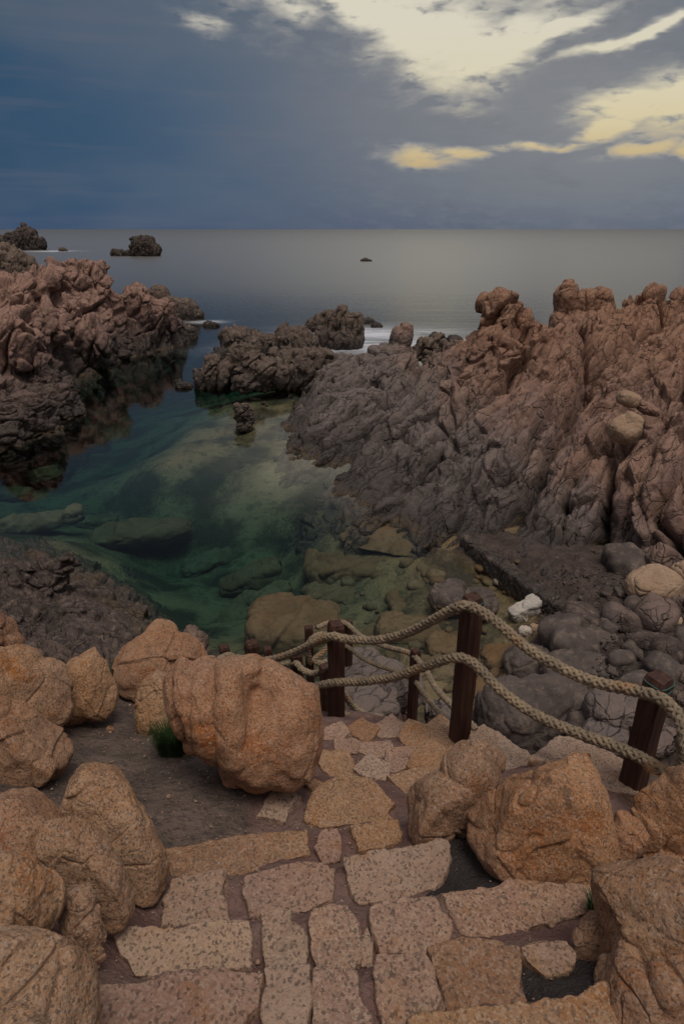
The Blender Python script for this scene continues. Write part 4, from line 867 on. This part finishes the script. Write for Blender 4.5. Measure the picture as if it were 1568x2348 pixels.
# ================================================================== LEFT HAND COAST
crest = [(-200,660,36),(-60,650,37),(0,642,38),(60,628,41),(105,628,42.5),(150,612,44),(205,610,46),(245,640,46.5),(300,682,47.5),(330,676,48.5),(370,700,49),(405,745,50)]
LL = [tuple(at(*c)) for c in crest]
for px, py, D in crest: p = at(px, py, D); LL.append((p[0] * 1.15, p[1] + 7, min(p[2] - 2.5, 1))); LL.append((p[0] * 1.2, p[1] + 12, -4))
LL += [tuple(at(*q)) for q in [(0,740,33.5),(60,720,37),(100,700,39.5),(150,700,41),(200,690,43),(0,830,29.5),(80,800,34),(140,790,37),(200,760,41),(-120,760,32),(-120,860,27),(240,720,43.5),(290,740,45),(340,730,47),(0,890,27.8),(80,860,31.5),(150,850,34.8)]]
LL += [Z(-200,1080,-.1), Z(-60,1030,-.1), Z(0,1012,-.1), Z(55,985,-.1), Z(110,975,.1), Z(178,935,-.1), Z(172,885,.1), Z(195,866,-.1), Z(240,847,-.1), Z(290,828,-.1), Z(335,815,-.1), Z(412,797,-.1), Z(418,775,-.1), Z(410,760,-.1)]
lw = np.array([onz(*q)[:2] for q in [(-200,1080,0),(-60,1030,0),(0,1012,0),(55,985,0),(110,975,0),(178,935,0),(172,885,0),(195,866,0),(240,847,0),(290,828,0),(335,815,0),(412,797,0),(418,775,0),(410,760,0)]])
for i in range(len(lw)):
    tg = lw[min(i + 1, len(lw) - 1)] - lw[max(i - 1, 0)]; nn = np.array([tg[1], -tg[0]]); nn /= np.linalg.norm(nn)
    LL.append((lw[i][0] + nn[0] * .45, lw[i][1] + nn[1] * .45, -3.0)); LL.append((lw[i][0] + nn[0] * 2.5, lw[i][1] + nn[1] * 2.5, -6.5))
LL += [Z(-200,1200,-6), Z(480,790,-7), Z(300,1000,-7)]
fL = Field(LL); base = solid_field(fL, -40, -6, 20, 66, 0.35, -8, -7)
px_l = [wlump(at(160,640,43.5), (.8,.8,1.3)), wlump(at(190,635,44.5), (.6,.8,1.3)), wlump(at(212,645,45), (.7,.8,1.2)), wlump(at(240,670,46), (.6,.8,1.5)), wlump(at(110,660,42), (1.2,1,1.1)), wlump(at(320,710,47), (1.3,1.2,1.6)), wlump(at(290,720,46), (.8,1,1.6)), wlump(at(365,730,48), (1.2,1.1,1.6)), wlump(at(60,670,40), (1.4,1.1,1.0)), wlump(at(20,690,37.5), (1.4,1.2,1.2)), wlump(at(40,760,34), (1.2,1.0,1.0)), wlump(at(110,760,37), (1.2,.9,1.3)), wlump(at(215,790,39.5), (1.0,.8,1.3)), wlump(at(160,740,40), (.9,.8,1.3)), wlump(at(60,820,31), (.9,.8,1.3)), wlump(at(10,800,30), (1.0,.9,1.3))]
frL = frame((0.28, 0.12, 1.0), (0, 1, 0))
crag('rock_outcrop', 'rugged rosy rock headland on the left side of the channel', [base] + px_l, .066, frL,
     [(3.8, 1.4, 1.8, .4, .07, .6, .55), (1.5, .65, .8, .15, .08, .18, .36), (.55, .3, .36, .035, .14, .04, .10)], 'cliffL', zcut=-4.5, seed=411, rough=.12, dome=.05)
crag('rock_outcrop', 'dark hump at the left edge behind the rosy headland', [wlump(at(20,640,60), (2.6,2.5,2.6)), wlump(at(-20,640,60), (3.5,3,3.2)), wlump(at(55,655,60), (1.6,2,1.7)), wlump(at(0,680,60), (4,3,3))], .1, frV, LV, 'dark')
crag('boulder', 'dark dome shaped boulder behind the left headland', [wlump(at(368,690,54), (.85,.9,1.3)), wlump(at(372,705,54), (1.1,1,1.2))], .06, frV, [(2,1,1,.1,.15,.08)], 'dark', 'boulder', rough=.1)
crag('rock_skerry', 'low rounded skerry at the seaward tip of the left headland', [wlump(W0(420,731,.4), (1.7,1.4,1.6), (0,6,0)), wlump(W0(400,731,.5), (1.1,1.2,1.6)), wlump(W0(450,731,.1), (.8,.9,.9)), wlump(W0(458,731,.1), (.4,.5,.9))], .07, frV, [(2,1,1.4,.12,.15,.08),(.5,.4,.4,.04,.2,.04)], 'dark', rough=.12)
crag('rock_skerry', 'ragged low rocks at the foot of the left headland tip', [wlump(W0(420,774,.2), (.9,.9,.9)), wlump(W0(440,772,.1), (.5,.6,.7)), wlump(W0(405,775,.3), (.9,.9,1.2))], .05, frV, LV, 'dark')
crag('rock_outcrop', 'low layered rocks in the water at the left, below the headland', [wlump(W0(145,950,.2), (.85,.9,1.1), (0,-8,0)), wlump(W0(70,975,.3), (1.3,1.1,1.2)), wlump(W0(85,935,.6), (1.0,.9,1.1)), wlump(W0(120,920,.5), (.9,.9,.9)), wlump(W0(20,1000,.3), (1.0,1,1.1)), wlump(W0(0,1015,0), (1.0,1,.8)), wlump(W0(100,985,0), (.9,.6,.5)), wlump(W0(30,930,.8), (1.2,1,1.2))], .05, frame((.9, .3, .15)),
     [(1.7,.7,.45,.2,.12,.2,.25),(.55,.4,.22,.07,.18,.06,.12)], 'cliffL')

# ================================================================== LOWER LEFT DARK SHORE
LD = [Z(-100,1290,.1), Z(0,1288,0), Z(60,1275,.1), Z(100,1268,.05), Z(165,1300,-.05), Z(195,1312,-.05), Z(240,1322,-.08), Z(280,1350,-.08), Z(315,1385,-.08), Z(345,1420,-.08), Z(370,1455,-.1), Z(430,1490,-.1), Z(60,1230,-.9), Z(160,1240,-1.1), Z(250,1290,-1.4), Z(330,1370,-1.8), Z(400,1430,-2), Z(480,1500,-1.4)]
LD += [tuple(onz(*q)) for q in [(100,1330,.45),(40,1340,.7),(180,1340,.28),(230,1380,.25),(150,1400,.6),(60,1420,.9),(0,1400,1.0),(250,1440,.4),(180,1470,.8),(100,1490,1.3),(300,1470,.5),(400,1510,.6),(-200,1400,1.6),(60,1540,1.6),(200,1540,1.3),(480,1530,.5),(450,1600,1.0)]]
fD = Field(LD); base = solid_field(fD, -12, -1.2, 5.5, 17.5, .15, -4, -3.5)
frD = frame((.8, -.5, .12))
lm = [wlump(at(125,1315,12.6), (.42,.4,.34), (0,-8,10)), wlump(at(158,1292,12.6), (.2,.25,.28)), wlump(at(95,1310,12.9), (.24,.3,.3)), wlump(at(45,1310,12.8), (.22,.22,.2)), wlump(at(60,1345,12.3), (.36,.3,.3)), wlump(at(105,1345,12.2), (.34,.3,.25)), wlump(at(110,1500,9.6), (.36,.36,.4)), wlump(at(150,1505,9.5), (.3,.3,.25)), wlump(at(30,1440,10.4), (.36,.34,.32)), wlump(at(70,1440,10.6), (.24,.26,.3)), wlump(at(160,1400,11.4), (.3,.3,.2))]
crag('rock_shore', 'dark wet rocks sloping into the pool beyond the left boulders', [base] + lm, .032, frD, [(.95,.45,.4,.14,.13,.16,.22),(.36,.2,.17,.055,.18,.06,.10),(.12,.09,.08,.012,.3,.012,.02)], 'shore', zcut=-2.2, rough=.06)
crag('boulder', 'pair of dark pinkish knobs behind the tan lichen boulder', [wlump(at(440,1465,7.4), (.14,.16,.18)), wlump(at(458,1478,7.3), (.13,.15,.2)), wlump(at(425,1475,7.5), (.12,.14,.12))], .012, frV, [(.2,.12,.12,.02,.2,.02)], 'shore', 'boulder', rough=.02)

# ================================================================== BEACH, LEDGE AND STONES
def ledge():
    E = [onz(*q) for q in [(1062,1232,.42),(1100,1262,.42),(1150,1300,.43),(1200,1338,.44),(1250,1372,.45),(1300,1400,.46)]]
    parts = []
    for i, (a, b) in enumerate(zip(E[:-1], E[1:])):
        k = 3
        for j in range(k):
            p = a + (b - a) * (j + .5) / k; dv = (b - a) / k; L = np.linalg.norm(dv); ang = math.degrees(math.atan2(dv[1], dv[0]))
            V, Fa = wlump(p + np.array([.10, .12, -.30 + rng.uniform(-.02, .03)]), (L * .54, .2 + rng.uniform(-.02, .02), .34), (0, rng.uniform(-3, 3), ang + rng.uniform(-3, 3)), 9); parts.append((V, Fa))
    return parts
crag('stone_ledge', 'low straight masonry ledge edging the water at the foot of the slope', ledge(), .018, frS, [(.5,.3,.3,.02,.12,.02)], 'dark', 'ledge', rough=.02)
def stone(label, px, py, z, rad, rot=(0, 0, 0), mat='grey', p=2.6, name='boulder', cat='boulder', group=None, dz=0.0, more=()):
    P = onz(px, py, z); parts = [wlump(P, rad, rot, p)] + [wlump(P + np.array(o_), r_, t_, p) for o_, r_, t_ in more]
    e = max(rad)
    crag(name, label, parts, max(e / 24, .008), frame((.8, .5, .1)), [(e * 1.1, e * .7, e * .7, e * .05, .09, e * .04, e * .11), (e * .4, e * .3, e * .3, e * .015, .12, e * .012, e * .035)], mat, cat, group, rough=e * .07, smooth=4)
stone('white bleached stone lying at the water edge', 1216, 1392, .14, (.54,.22,.2), (0,-20,20), 'pale', 4.2)
stone('grey boulder with a ridge, right half of the pair in the shallows', 1098, 1385, .05, (.42,.42,.34), (0,0,0), 'grey')
stone('brown boulder, left half of the pair in the shallows', 1030, 1375, .0, (.50,.44,.32), (0,10,0), 'grey', more=[((.15,.3,.1), (.28,.26,.26), (0,0,0))])
stone('small white speckled stone in the shallows, near the ledge', 1157, 1332, .0, (.10,.09,.08), mat='pale')
stone('pinkish small stone in the shallows, left of the white speckled one', 1136, 1320, .0, (.11,.09,.06), mat='buff')
stone('round white pebble of the shallows, under the pink stone', 1142, 1334, -.02, (.13,.11,.08), mat='pale')
stone('white and black lump at the water edge below the bleached stone', 1203, 1448, .05, (.14,.12,.12), mat='pale')
stone('greyish wedge beside the white and black lump', 1228, 1442, .04, (.15,.12,.1), (0,20,0), 'buff')
stone('long low dark slab of the beach, right of the white lump', 1340, 1465, .5, (.66,.34,.24), (0,0,-10), 'grey')
stone('wide purplish slab of the beach behind the upper rope', 1335, 1545, .55, (.75,.6,.22), (4,4,10), 'grey', 3)
stone('dark boulder under the upper rope, partly in the water', 1225, 1535, .1, (.62,.5,.4), (0,12,-20), 'grey')
stone('large dark smooth boulder in the gap below the stair edge', 1190, 1650, .55, (.72,.62,.62), (0,10,10), 'grey', more=[((.5,.2,.1), (.5,.5,.5), (0,0,0))])
stone('dark boulder in the gap, right of the large smooth one', 1310, 1630, .6, (.42,.4,.4), mat='grey')
stone('pale grey cracked slab left of the leaning post', 1410, 1630, 1.2, (.42,.4,.26), (0,0,10), 'cliffR', 3.5)
stone('pinkish flat stone behind the leaning post', 1500, 1690, 1.2, (.34,.3,.16), (0,0,30), 'cliffR', 3)
stone('flat pinkish stone below the cracked slab', 1390, 1690, 1.05, (.36,.3,.2), (0,0,-10), 'cliffR', 3)
stone('broken blocky rock on the lower stair, right of the slim post', 1015, 1640, 1.75, (.24,.2,.2), (0,0,20), 'cliffR', 3.5)
stone('square brown block on the lower stair, left of the slim post', 915, 1585, 2.2, (.34,.26,.22), (0,12,30), 'cliffR', 4)
stone('pink weathered block on the lower stair under the ropes', 830, 1590, 2.3, (.32,.24,.18), (0,-8,-20), 'cliffR', 3.5)
stone('purplish rock at the water end of the lower stair', 830, 1520, 1.35, (.34,.28,.2), (0,5,10), 'cliffR', 3)
stone('low pink slab at the water end of the lower stair', 870, 1545, 1.5, (.4,.3,.18), (0,0,-20), 'cliffR', 3.5)
stone('grey rubble stone beside the purplish rock of the lower stair', 785, 1545, 1.6, (.3,.3,.2), (0,0,10), 'cliffR', 3.5)
stone('worn slab on the lower stair near the slack rope', 860, 1625, 2.55, (.3,.24,.16), (0,0,15), 'cliffR', 4)

# stones under the clear water: slabs, boulders, cobbles
def sunk(label, px, py, z, rad, rot=(0, 0, 0), p=4.5, mat='sunk'):
    rad = (rad[0] * 1.2, rad[1] * 1.25, rad[2])
    P = onz(px, py, z); e = max(rad)
    crag('sunken_slab' if rad[2] < .35 * rad[0] else 'sunken_boulder', label, [wlump(P, rad, rot, p)], e / 26, frame((.8, .5, .1)), [(e, e * .5, e * .5, e * .04, .1, e * .04, e * .12), (e * .3, e * .2, e * .2, 0, .1, e * .01, e * .03)], mat, 'rock', rough=e * .06)
sunk('long orange sunken slab in the pool by the left edge', 75, 1198, -1.1, (1.45,.32,.24), (0,-4,14))
sunk('long green sunken slab pointing right, middle of the pool', 320, 1222, -1.6, (1.5,.55,.26), (0,-3,12))
sunk('pale sunken slab in the upper left of the pool', 55, 1090, -1.8, (1.35,.42,.24), (0,0,2))
sunk('dim round sunken slab below the pale one', 20, 1130, -2.0, (.8,.4,.24), (0,0,-10))
sunk('small sunken slab left of the long green one', 225, 1195, -2.0, (.6,.3,.2), (0,0,10))
sunk('sunken slab with a slanted face beyond the knobby tan boulder', 575, 1325, -1.9, (.85,.34,.3), (0,-14,20))
sunk('sunken slab right of the slanted one', 620, 1372, -1.8, (.6,.3,.3), (0,-12,35))
sunk('broad brown sunken boulder in the middle right of the pool', 810, 1305, -1.0, (1.15,.62,.34), (0,0,-6))
sunk('large brown sunken boulder behind the far posts', 675, 1445, -.75, (.95,.75,.55), (0,5,0))
sunk('orange sunken boulder right behind the far posts', 730, 1440, -.6, (.45,.4,.3))
sunk('amber sunken boulder under the upper rope, left of the tallest post', 935, 1450, -.45, (.62,.4,.26), (0,5,-10))
sunk('brown sunken boulder just left of the tallest post', 1025, 1492, -.35, (.4,.32,.3))
sunk('brown sunken boulder below the pair in the shallows', 1150, 1520, -.25, (.36,.32,.28))
sunk('olive sunken boulder under the lower rope', 975, 1545, -.35, (.5,.34,.26))
sunk('green sunken stone at the lower edge of the pool', 760, 1370, -1.2, (.6,.34,.24), (0,0,-15))
sunk('dim sunken slab in the dark green of the pool', 480, 1290, -2.4, (.8,.4,.26), (0,-8,25))
sunk('rusty sunken stone near the ledge', 1092, 1310, -.25, (.3,.26,.18))
sunk('flat sunken shelf along the foot of the right slope', 900, 1240, -.42, (1.3,.7,.16), (0,0,-20), 2.4)
sunk('green sunken slab deep in front of the dark shore', 560, 1415, -2.2, (.7,.4,.4), (0,-15,60))
protos = []
def cobble(px, py, a):
    P = sea_at(px, py); s = a * zdep(P) / FPX
    if len(protos) < 5:
        V, Fa = ellipsoid([0, 0, 0], np.eye(3), [1, .78, .55], 2.6, 4); N = V / np.linalg.norm(V, axis=1, keepdims=True)
        protos.append(new_mesh('cobble', V + N * (.16 * fbm(V / .9, 3, 500 + len(protos) * 7))[:, None], Fa)); me = protos[-1]; me.materials.append(M['sunk'])
        o = bpy.data.objects.new('cobble', me); C.objects.link(o)
    else:
        o = link('cobble', protos[int(rng.integers(5))], None)
    o.location = P + np.array([0, 0, .15 * s]); o.scale = (s, s, s); o.rotation_euler = (rng.normal(0, .15), rng.normal(0, .15), rng.uniform(0, 6.28))
    tag(o, 'rounded cobble lying under the clear green shallows between ledge and rope', 'cobble', 'cobbles under the shallow water')
for i in range(150):
    px = rng.uniform(700, 1210); py = rng.uniform(1285, 1620); c = 1310 + 0.25 * (1150 - px)
    if px > 1120 and py < 1290: continue
    cobble(px, py, float(np.clip(rng.lognormal(2.5, .5), 6, 34)))
bprot = []
for i in range(210):
    px = rng.uniform(1180, 1640); py = rng.uniform(1390, 1720)
    if i > 165:
        px = rng.uniform(1120, 1560); py = rng.uniform(1265, 1410)
        if py > 1215 + (px - 1062) * .706: continue
    P = sea_at(px, py)
    if P[2] < .1: continue
    s = float(np.clip(rng.lognormal(2.35, .85), 4, 60)) * zdep(P) / FPX
    k = int(rng.integers(4))
    if len(bprot) < 4:
        V, Fa = ellipsoid([0, 0, 0], np.eye(3), [1, .75, .6], 3.0, 4); N = V / np.linalg.norm(V, axis=1, keepdims=True)
        me = new_mesh('beach_stone', V + N * (.22 * fbm(V / .8, 3, 600 + len(bprot) * 7))[:, None], Fa); bprot.append(me); me.materials.append(M[('grey', 'grey', 'shore', 'cliffR')[len(bprot) - 1]])
        o = bpy.data.objects.new('beach_stone', me); C.objects.link(o)
    else: o = link('beach_stone', bprot[k], None)
    o.location = P + np.array([0, 0, .2 * s]); o.scale = (s, s, s); o.rotation_euler = (rng.normal(0, .3), rng.normal(0, .3), rng.uniform(0, 6.28))
    tag(o, 'small loose stone on the dark gravel beach under the right slope', 'stone', 'loose stones on the gravel beach')
# gravel nobody could count
Vs, Fs, off = [], [], 0
D0, F0 = ico(2)
for i in range(2600):
    P = sea_at(0, 0) if False else None
    px = rng.uniform(1120, 1640); py = rng.uniform(1290, 1720); P = onz(px, py, .6); zz = float(fs(np.array([P[0]]), np.array([P[1]]))[0])
    if zz < .05: continue
    r = rng.uniform(.012, .035); V = D0 * r * np.array([1, rng.uniform(.6, 1), rng.uniform(.4, .8)]) * (1 + rng.normal(0, .14, (len(D0), 1))) + np.array([P[0], P[1], zz + rng.uniform(-.005, .05)])
    Vs.append(V); Fs.append(F0 + off); off += len(V)
o = link('gravel', new_mesh('gravel', np.concatenate(Vs), np.concatenate(Fs)), M['shore']); tag(o, kind='stuff')
# ================================================================== SKY, LIGHT, CAMERA
w = bpy.data.worlds.new('World'); bpy.context.scene.world = w; w.use_nodes = True; w.node_tree.nodes.clear(); g = NT(w.node_tree)
SUN_EL, SUN_AZ = R(74), R(150)
d = g.n('ShaderNodeTexCoord', 'Generated'); s = g.n('ShaderNodeSeparateXYZ', None, i_0=d)
az = g.m('ARCTAN2', s.outputs[0], s.outputs[1]); el = g.m('ARCSINE', s.outputs[2])
def azel(px, py):
    r = ray(px, py); r = r / np.linalg.norm(r); return math.atan2(r[0], r[1]), math.asin(r[2])
cv = g.n('ShaderNodeCombineXYZ', None); g.put(cv.inputs[0], g.m('MULTIPLY', az, 5.0)); g.put(cv.inputs[1], g.m('MULTIPLY', el, 15.0)); cv = cv.outputs[0]
n1 = g.noise(cv, 1.6, 9, 0.60, 0.3); n2 = g.noise(cv, 5.0, 6, 0.58, 0.2); n3 = g.noise(cv, 0.8, 3, 0.5)
wv = g.n('ShaderNodeTexNoise', 1, i_Vector=cv, i_Scale=1.3, i_Detail=4.0, i_Roughness=.55)
wsep = g.n('ShaderNodeSeparateColor', None, i_0=wv)
azw = g.m('ADD', az, g.m('MULTIPLY', g.m('SUBTRACT', wsep.outputs[0], .5), .11)); elw = g.m('ADD', el, g.m('MULTIPLY', g.m('SUBTRACT', wsep.outputs[1], .5), .045))
def blob(px, py, rx, ry, ang, A=None, E=None):
    a0, e0 = azel(px, py); t = R(ang); A = A or azw; E = E or elw
    dx = g.m('SUBTRACT', A, a0); dy = g.m('SUBTRACT', E, e0); rx, ry = rx / FPX, ry / FPX
    u = g.m('ADD', g.m('MULTIPLY', dx, math.cos(t) / rx), g.m('MULTIPLY', dy, math.sin(t) / rx))
    v = g.m('ADD', g.m('MULTIPLY', dx, -math.sin(t) / ry), g.m('MULTIPLY', dy, math.cos(t) / ry))
    return g.m('EXPONENT', g.m('MULTIPLY', g.m('ADD', g.m('MULTIPLY', u, u), g.m('MULTIPLY', v, v)), -0.9))
def union(L):
    o = None
    for b in L: o = b if o is None else g.m('MAXIMUM', o, b)
    return o
gaps = union([blob(1010,-190,320,130,0), blob(760,-190,220,60,-20), blob(830,15,120,36,-20), blob(930,68,92,58,-30), blob(1030,105,118,66,-5), blob(1140,105,110,36,16), blob(1270,72,100,12,14), blob(1480,58,130,9,14),
              blob(1430,245,84,34,0), blob(1545,235,90,50,0), blob(1380,295,46,18,0), g.m('MULTIPLY', blob(950,358,70,20,-6), .72), g.m('MULTIPLY', blob(1050,352,46,12,0), .7), g.m('MULTIPLY', blob(1250,328,100,6,0), .7), g.m('MULTIPLY', blob(1470,345,60,12,10), .7), g.m('MULTIPLY', blob(1560,348,40,12,0), .72),
              g.m('MULTIPLY', blob(440,45,60,20,-15), .30), g.m('MULTIPLY', blob(690,30,80,24,-20), .52)])
gv = g.m('ADD', gaps, g.m('MULTIPLY', g.m('SUBTRACT', n1, .5), .8)); gv = g.m('ADD', gv, g.m('MULTIPLY', g.m('SUBTRACT', n2, .5), .55))
n4 = g.noise(cv, 5.5, 5, 0.5, 0.3)
gv = g.m('SUBTRACT', gv, g.m('MULTIPLY', g.step(n4, .50, .78), .42))
gap = g.step(gv, .16, .72)
front = g.step(s.outputs[1], -0.1, 0.25)
glow = g.m('ADD', blob(1100,180,430,220,0,az,el), g.m('MULTIPLY', blob(1480,300,200,120,0,az,el), .6))
# cloud colour: deep blue to the left, blue grey to the right, mauve near the sea
ct = g.n('ShaderNodeMapRange', i_0=az, i_1=azel(0,300)[0], i_2=azel(1568,300)[0], i_3=0.0, i_4=1.0)
cc = g.ramp(ct, [(0.0, (.028, .074, .142)), (.25, (.044, .092, .162)), (.5, (.078, .112, .172)), (.75, (.122, .150, .196)), (1.0, (.128, .160, .207))])
up = g.step(el, azel(784,230)[1], azel(784,0)[1])
cc = g.mix(g.m('MULTIPLY', up, .5), cc, (.10, .128, .165))
cc = g.mix(g.m('MULTIPLY', g.m('SUBTRACT', 1.0, g.step(el, 0.0, .045)), .55), cc, (.062, .088, .155))
cc = g.mix(g.m('MULTIPLY', g.step(n3, .40, .66), .18), cc, (.155, .165, .195))
dk = g.m('MULTIPLY', g.m('MULTIPLY', g.step(n1, .50, .66), .3), g.step(ct, .35, .7)); cc = g.mix(dk, cc, (.045, .075, .125))
cc = g.mix(g.m('MULTIPLY', glow, .42), cc, (.32, .305, .285))
lay = g.m('MULTIPLY', g.m('MULTIPLY', g.step(n2, .44, .64), .30), g.step(ct, .34, .7)); cc = g.mix(lay, cc, (.185, .20, .235))
lowb = g.noise(g.n('ShaderNodeMapping', i_0=cv, i_3=(.6, 3.2, 1)), 1.2, 5, .55); cc = g.mix(g.m('MULTIPLY', g.step(lowb, .5, .70), .13), cc, (.16, .155, .185))
edge = g.m('MULTIPLY', g.m('MULTIPLY', g.step(gv, -.05, .40), g.step(gaps, .01, .22)), .62); cc = g.mix(edge, cc, (.36, .35, .33))
gc = g.ramp(el, [(azel(784,380)[1] if azel(784,380)[1] > 0 else 0, (.54, .41, .22)), (azel(784,300)[1], (.66, .57, .36)), (azel(784,200)[1], (.69, .63, .46)), (azel(784,60)[1], (.68, .64, .52))])
front_col = g.mix(gap, cc, gc)
sky = g.n('ShaderNodeTexSky', sky_type='NISHITA', sun_disc=False, sun_elevation=SUN_EL, sun_rotation=SUN_AZ, air_density=1.0, dust_density=2.0)
up_col = g.mix(1.0, g.mix(0.0, sky, sky), (.075, .068, .062), 'MULTIPLY')          # the thick overcast lets a small part of the sky light through
OVER = g.n('ShaderNodeMix', None, data_type='RGBA', blend_type='ADD'); g.put(OVER.inputs[0], 1.0); g.put(OVER.inputs[6], up_col); g.put(OVER.inputs[7], (.32, .265, .205)); over = OVER.outputs[2]
over = g.mix(g.m('MULTIPLY', g.step(n1, .4, .65), .35), over, (.20, .19, .18))
hi = g.step(el, .55, 1.05)
ub = g.m('ADD', g.m('DIVIDE', g.m('POWER', g.m('SUBTRACT', az, .08), 2.0), .12), g.m('DIVIDE', g.m('POWER', g.m('SUBTRACT', el, .27), 2.0), .009))
ub = g.m('EXPONENT', g.m('MULTIPLY', ub, -1.0))
ub = g.m('MULTIPLY', ub, g.step(n3, .3, .55))
mid = g.mix(g.step(el, .33, .46), front_col, g.mix(ub, (.07, .085, .112), (1.02, 1.02, 1.0)))
col = g.mix(hi, mid, over)
back = g.mix(g.step(el, .05, .9), (.05, .048, .05), over)
col = g.mix(front, back, col)
col = g.mix(1.0, col, (10, 10, 10), 'MULTIPLY')
bg = g.n('ShaderNodeBackground', i_0=col, i_1=0.1); ow = g.t.nodes.new('ShaderNodeOutputWorld'); g.t.links.new(bg, ow.inputs[0])

L = bpy.data.lights.new('sun', 'SUN'); L.energy = 1.5; L.angle = R(24); L.color = (1.0, .90, .77)
lo = bpy.data.objects.new('sun', L); C.objects.link(lo)
from mathutils import Vector
dv = Vector((math.sin(SUN_AZ) * math.cos(SUN_EL), math.cos(SUN_AZ) * math.cos(SUN_EL), math.sin(SUN_EL)))
lo.rotation_euler = (-dv).to_track_quat('-Z', 'Y').to_euler(); lo.location = dv * 60

cam = bpy.data.cameras.new('camera'); cam.sensor_fit = 'VERTICAL'; cam.sensor_height = 36; cam.lens = FPX / 2348 * 36; cam.clip_start = .05; cam.clip_end = 90000
co = bpy.data.objects.new('camera', cam); C.objects.link(co); co.location = (0, 0, CAMZ); co.rotation_euler = (R(90) - PITCH, 0, 0)
sc = bpy.context.scene; sc.camera = co
sc.view_settings.view_transform = 'Standard'; sc.view_settings.look = 'None'; sc.view_settings.exposure = 0; sc.view_settings.gamma = 1
sc.cycles.use_denoising = True
sc.cycles.max_bounces = 8; sc.cycles.transparent_max_bounces = 12; sc.cycles.volume_bounces = 0
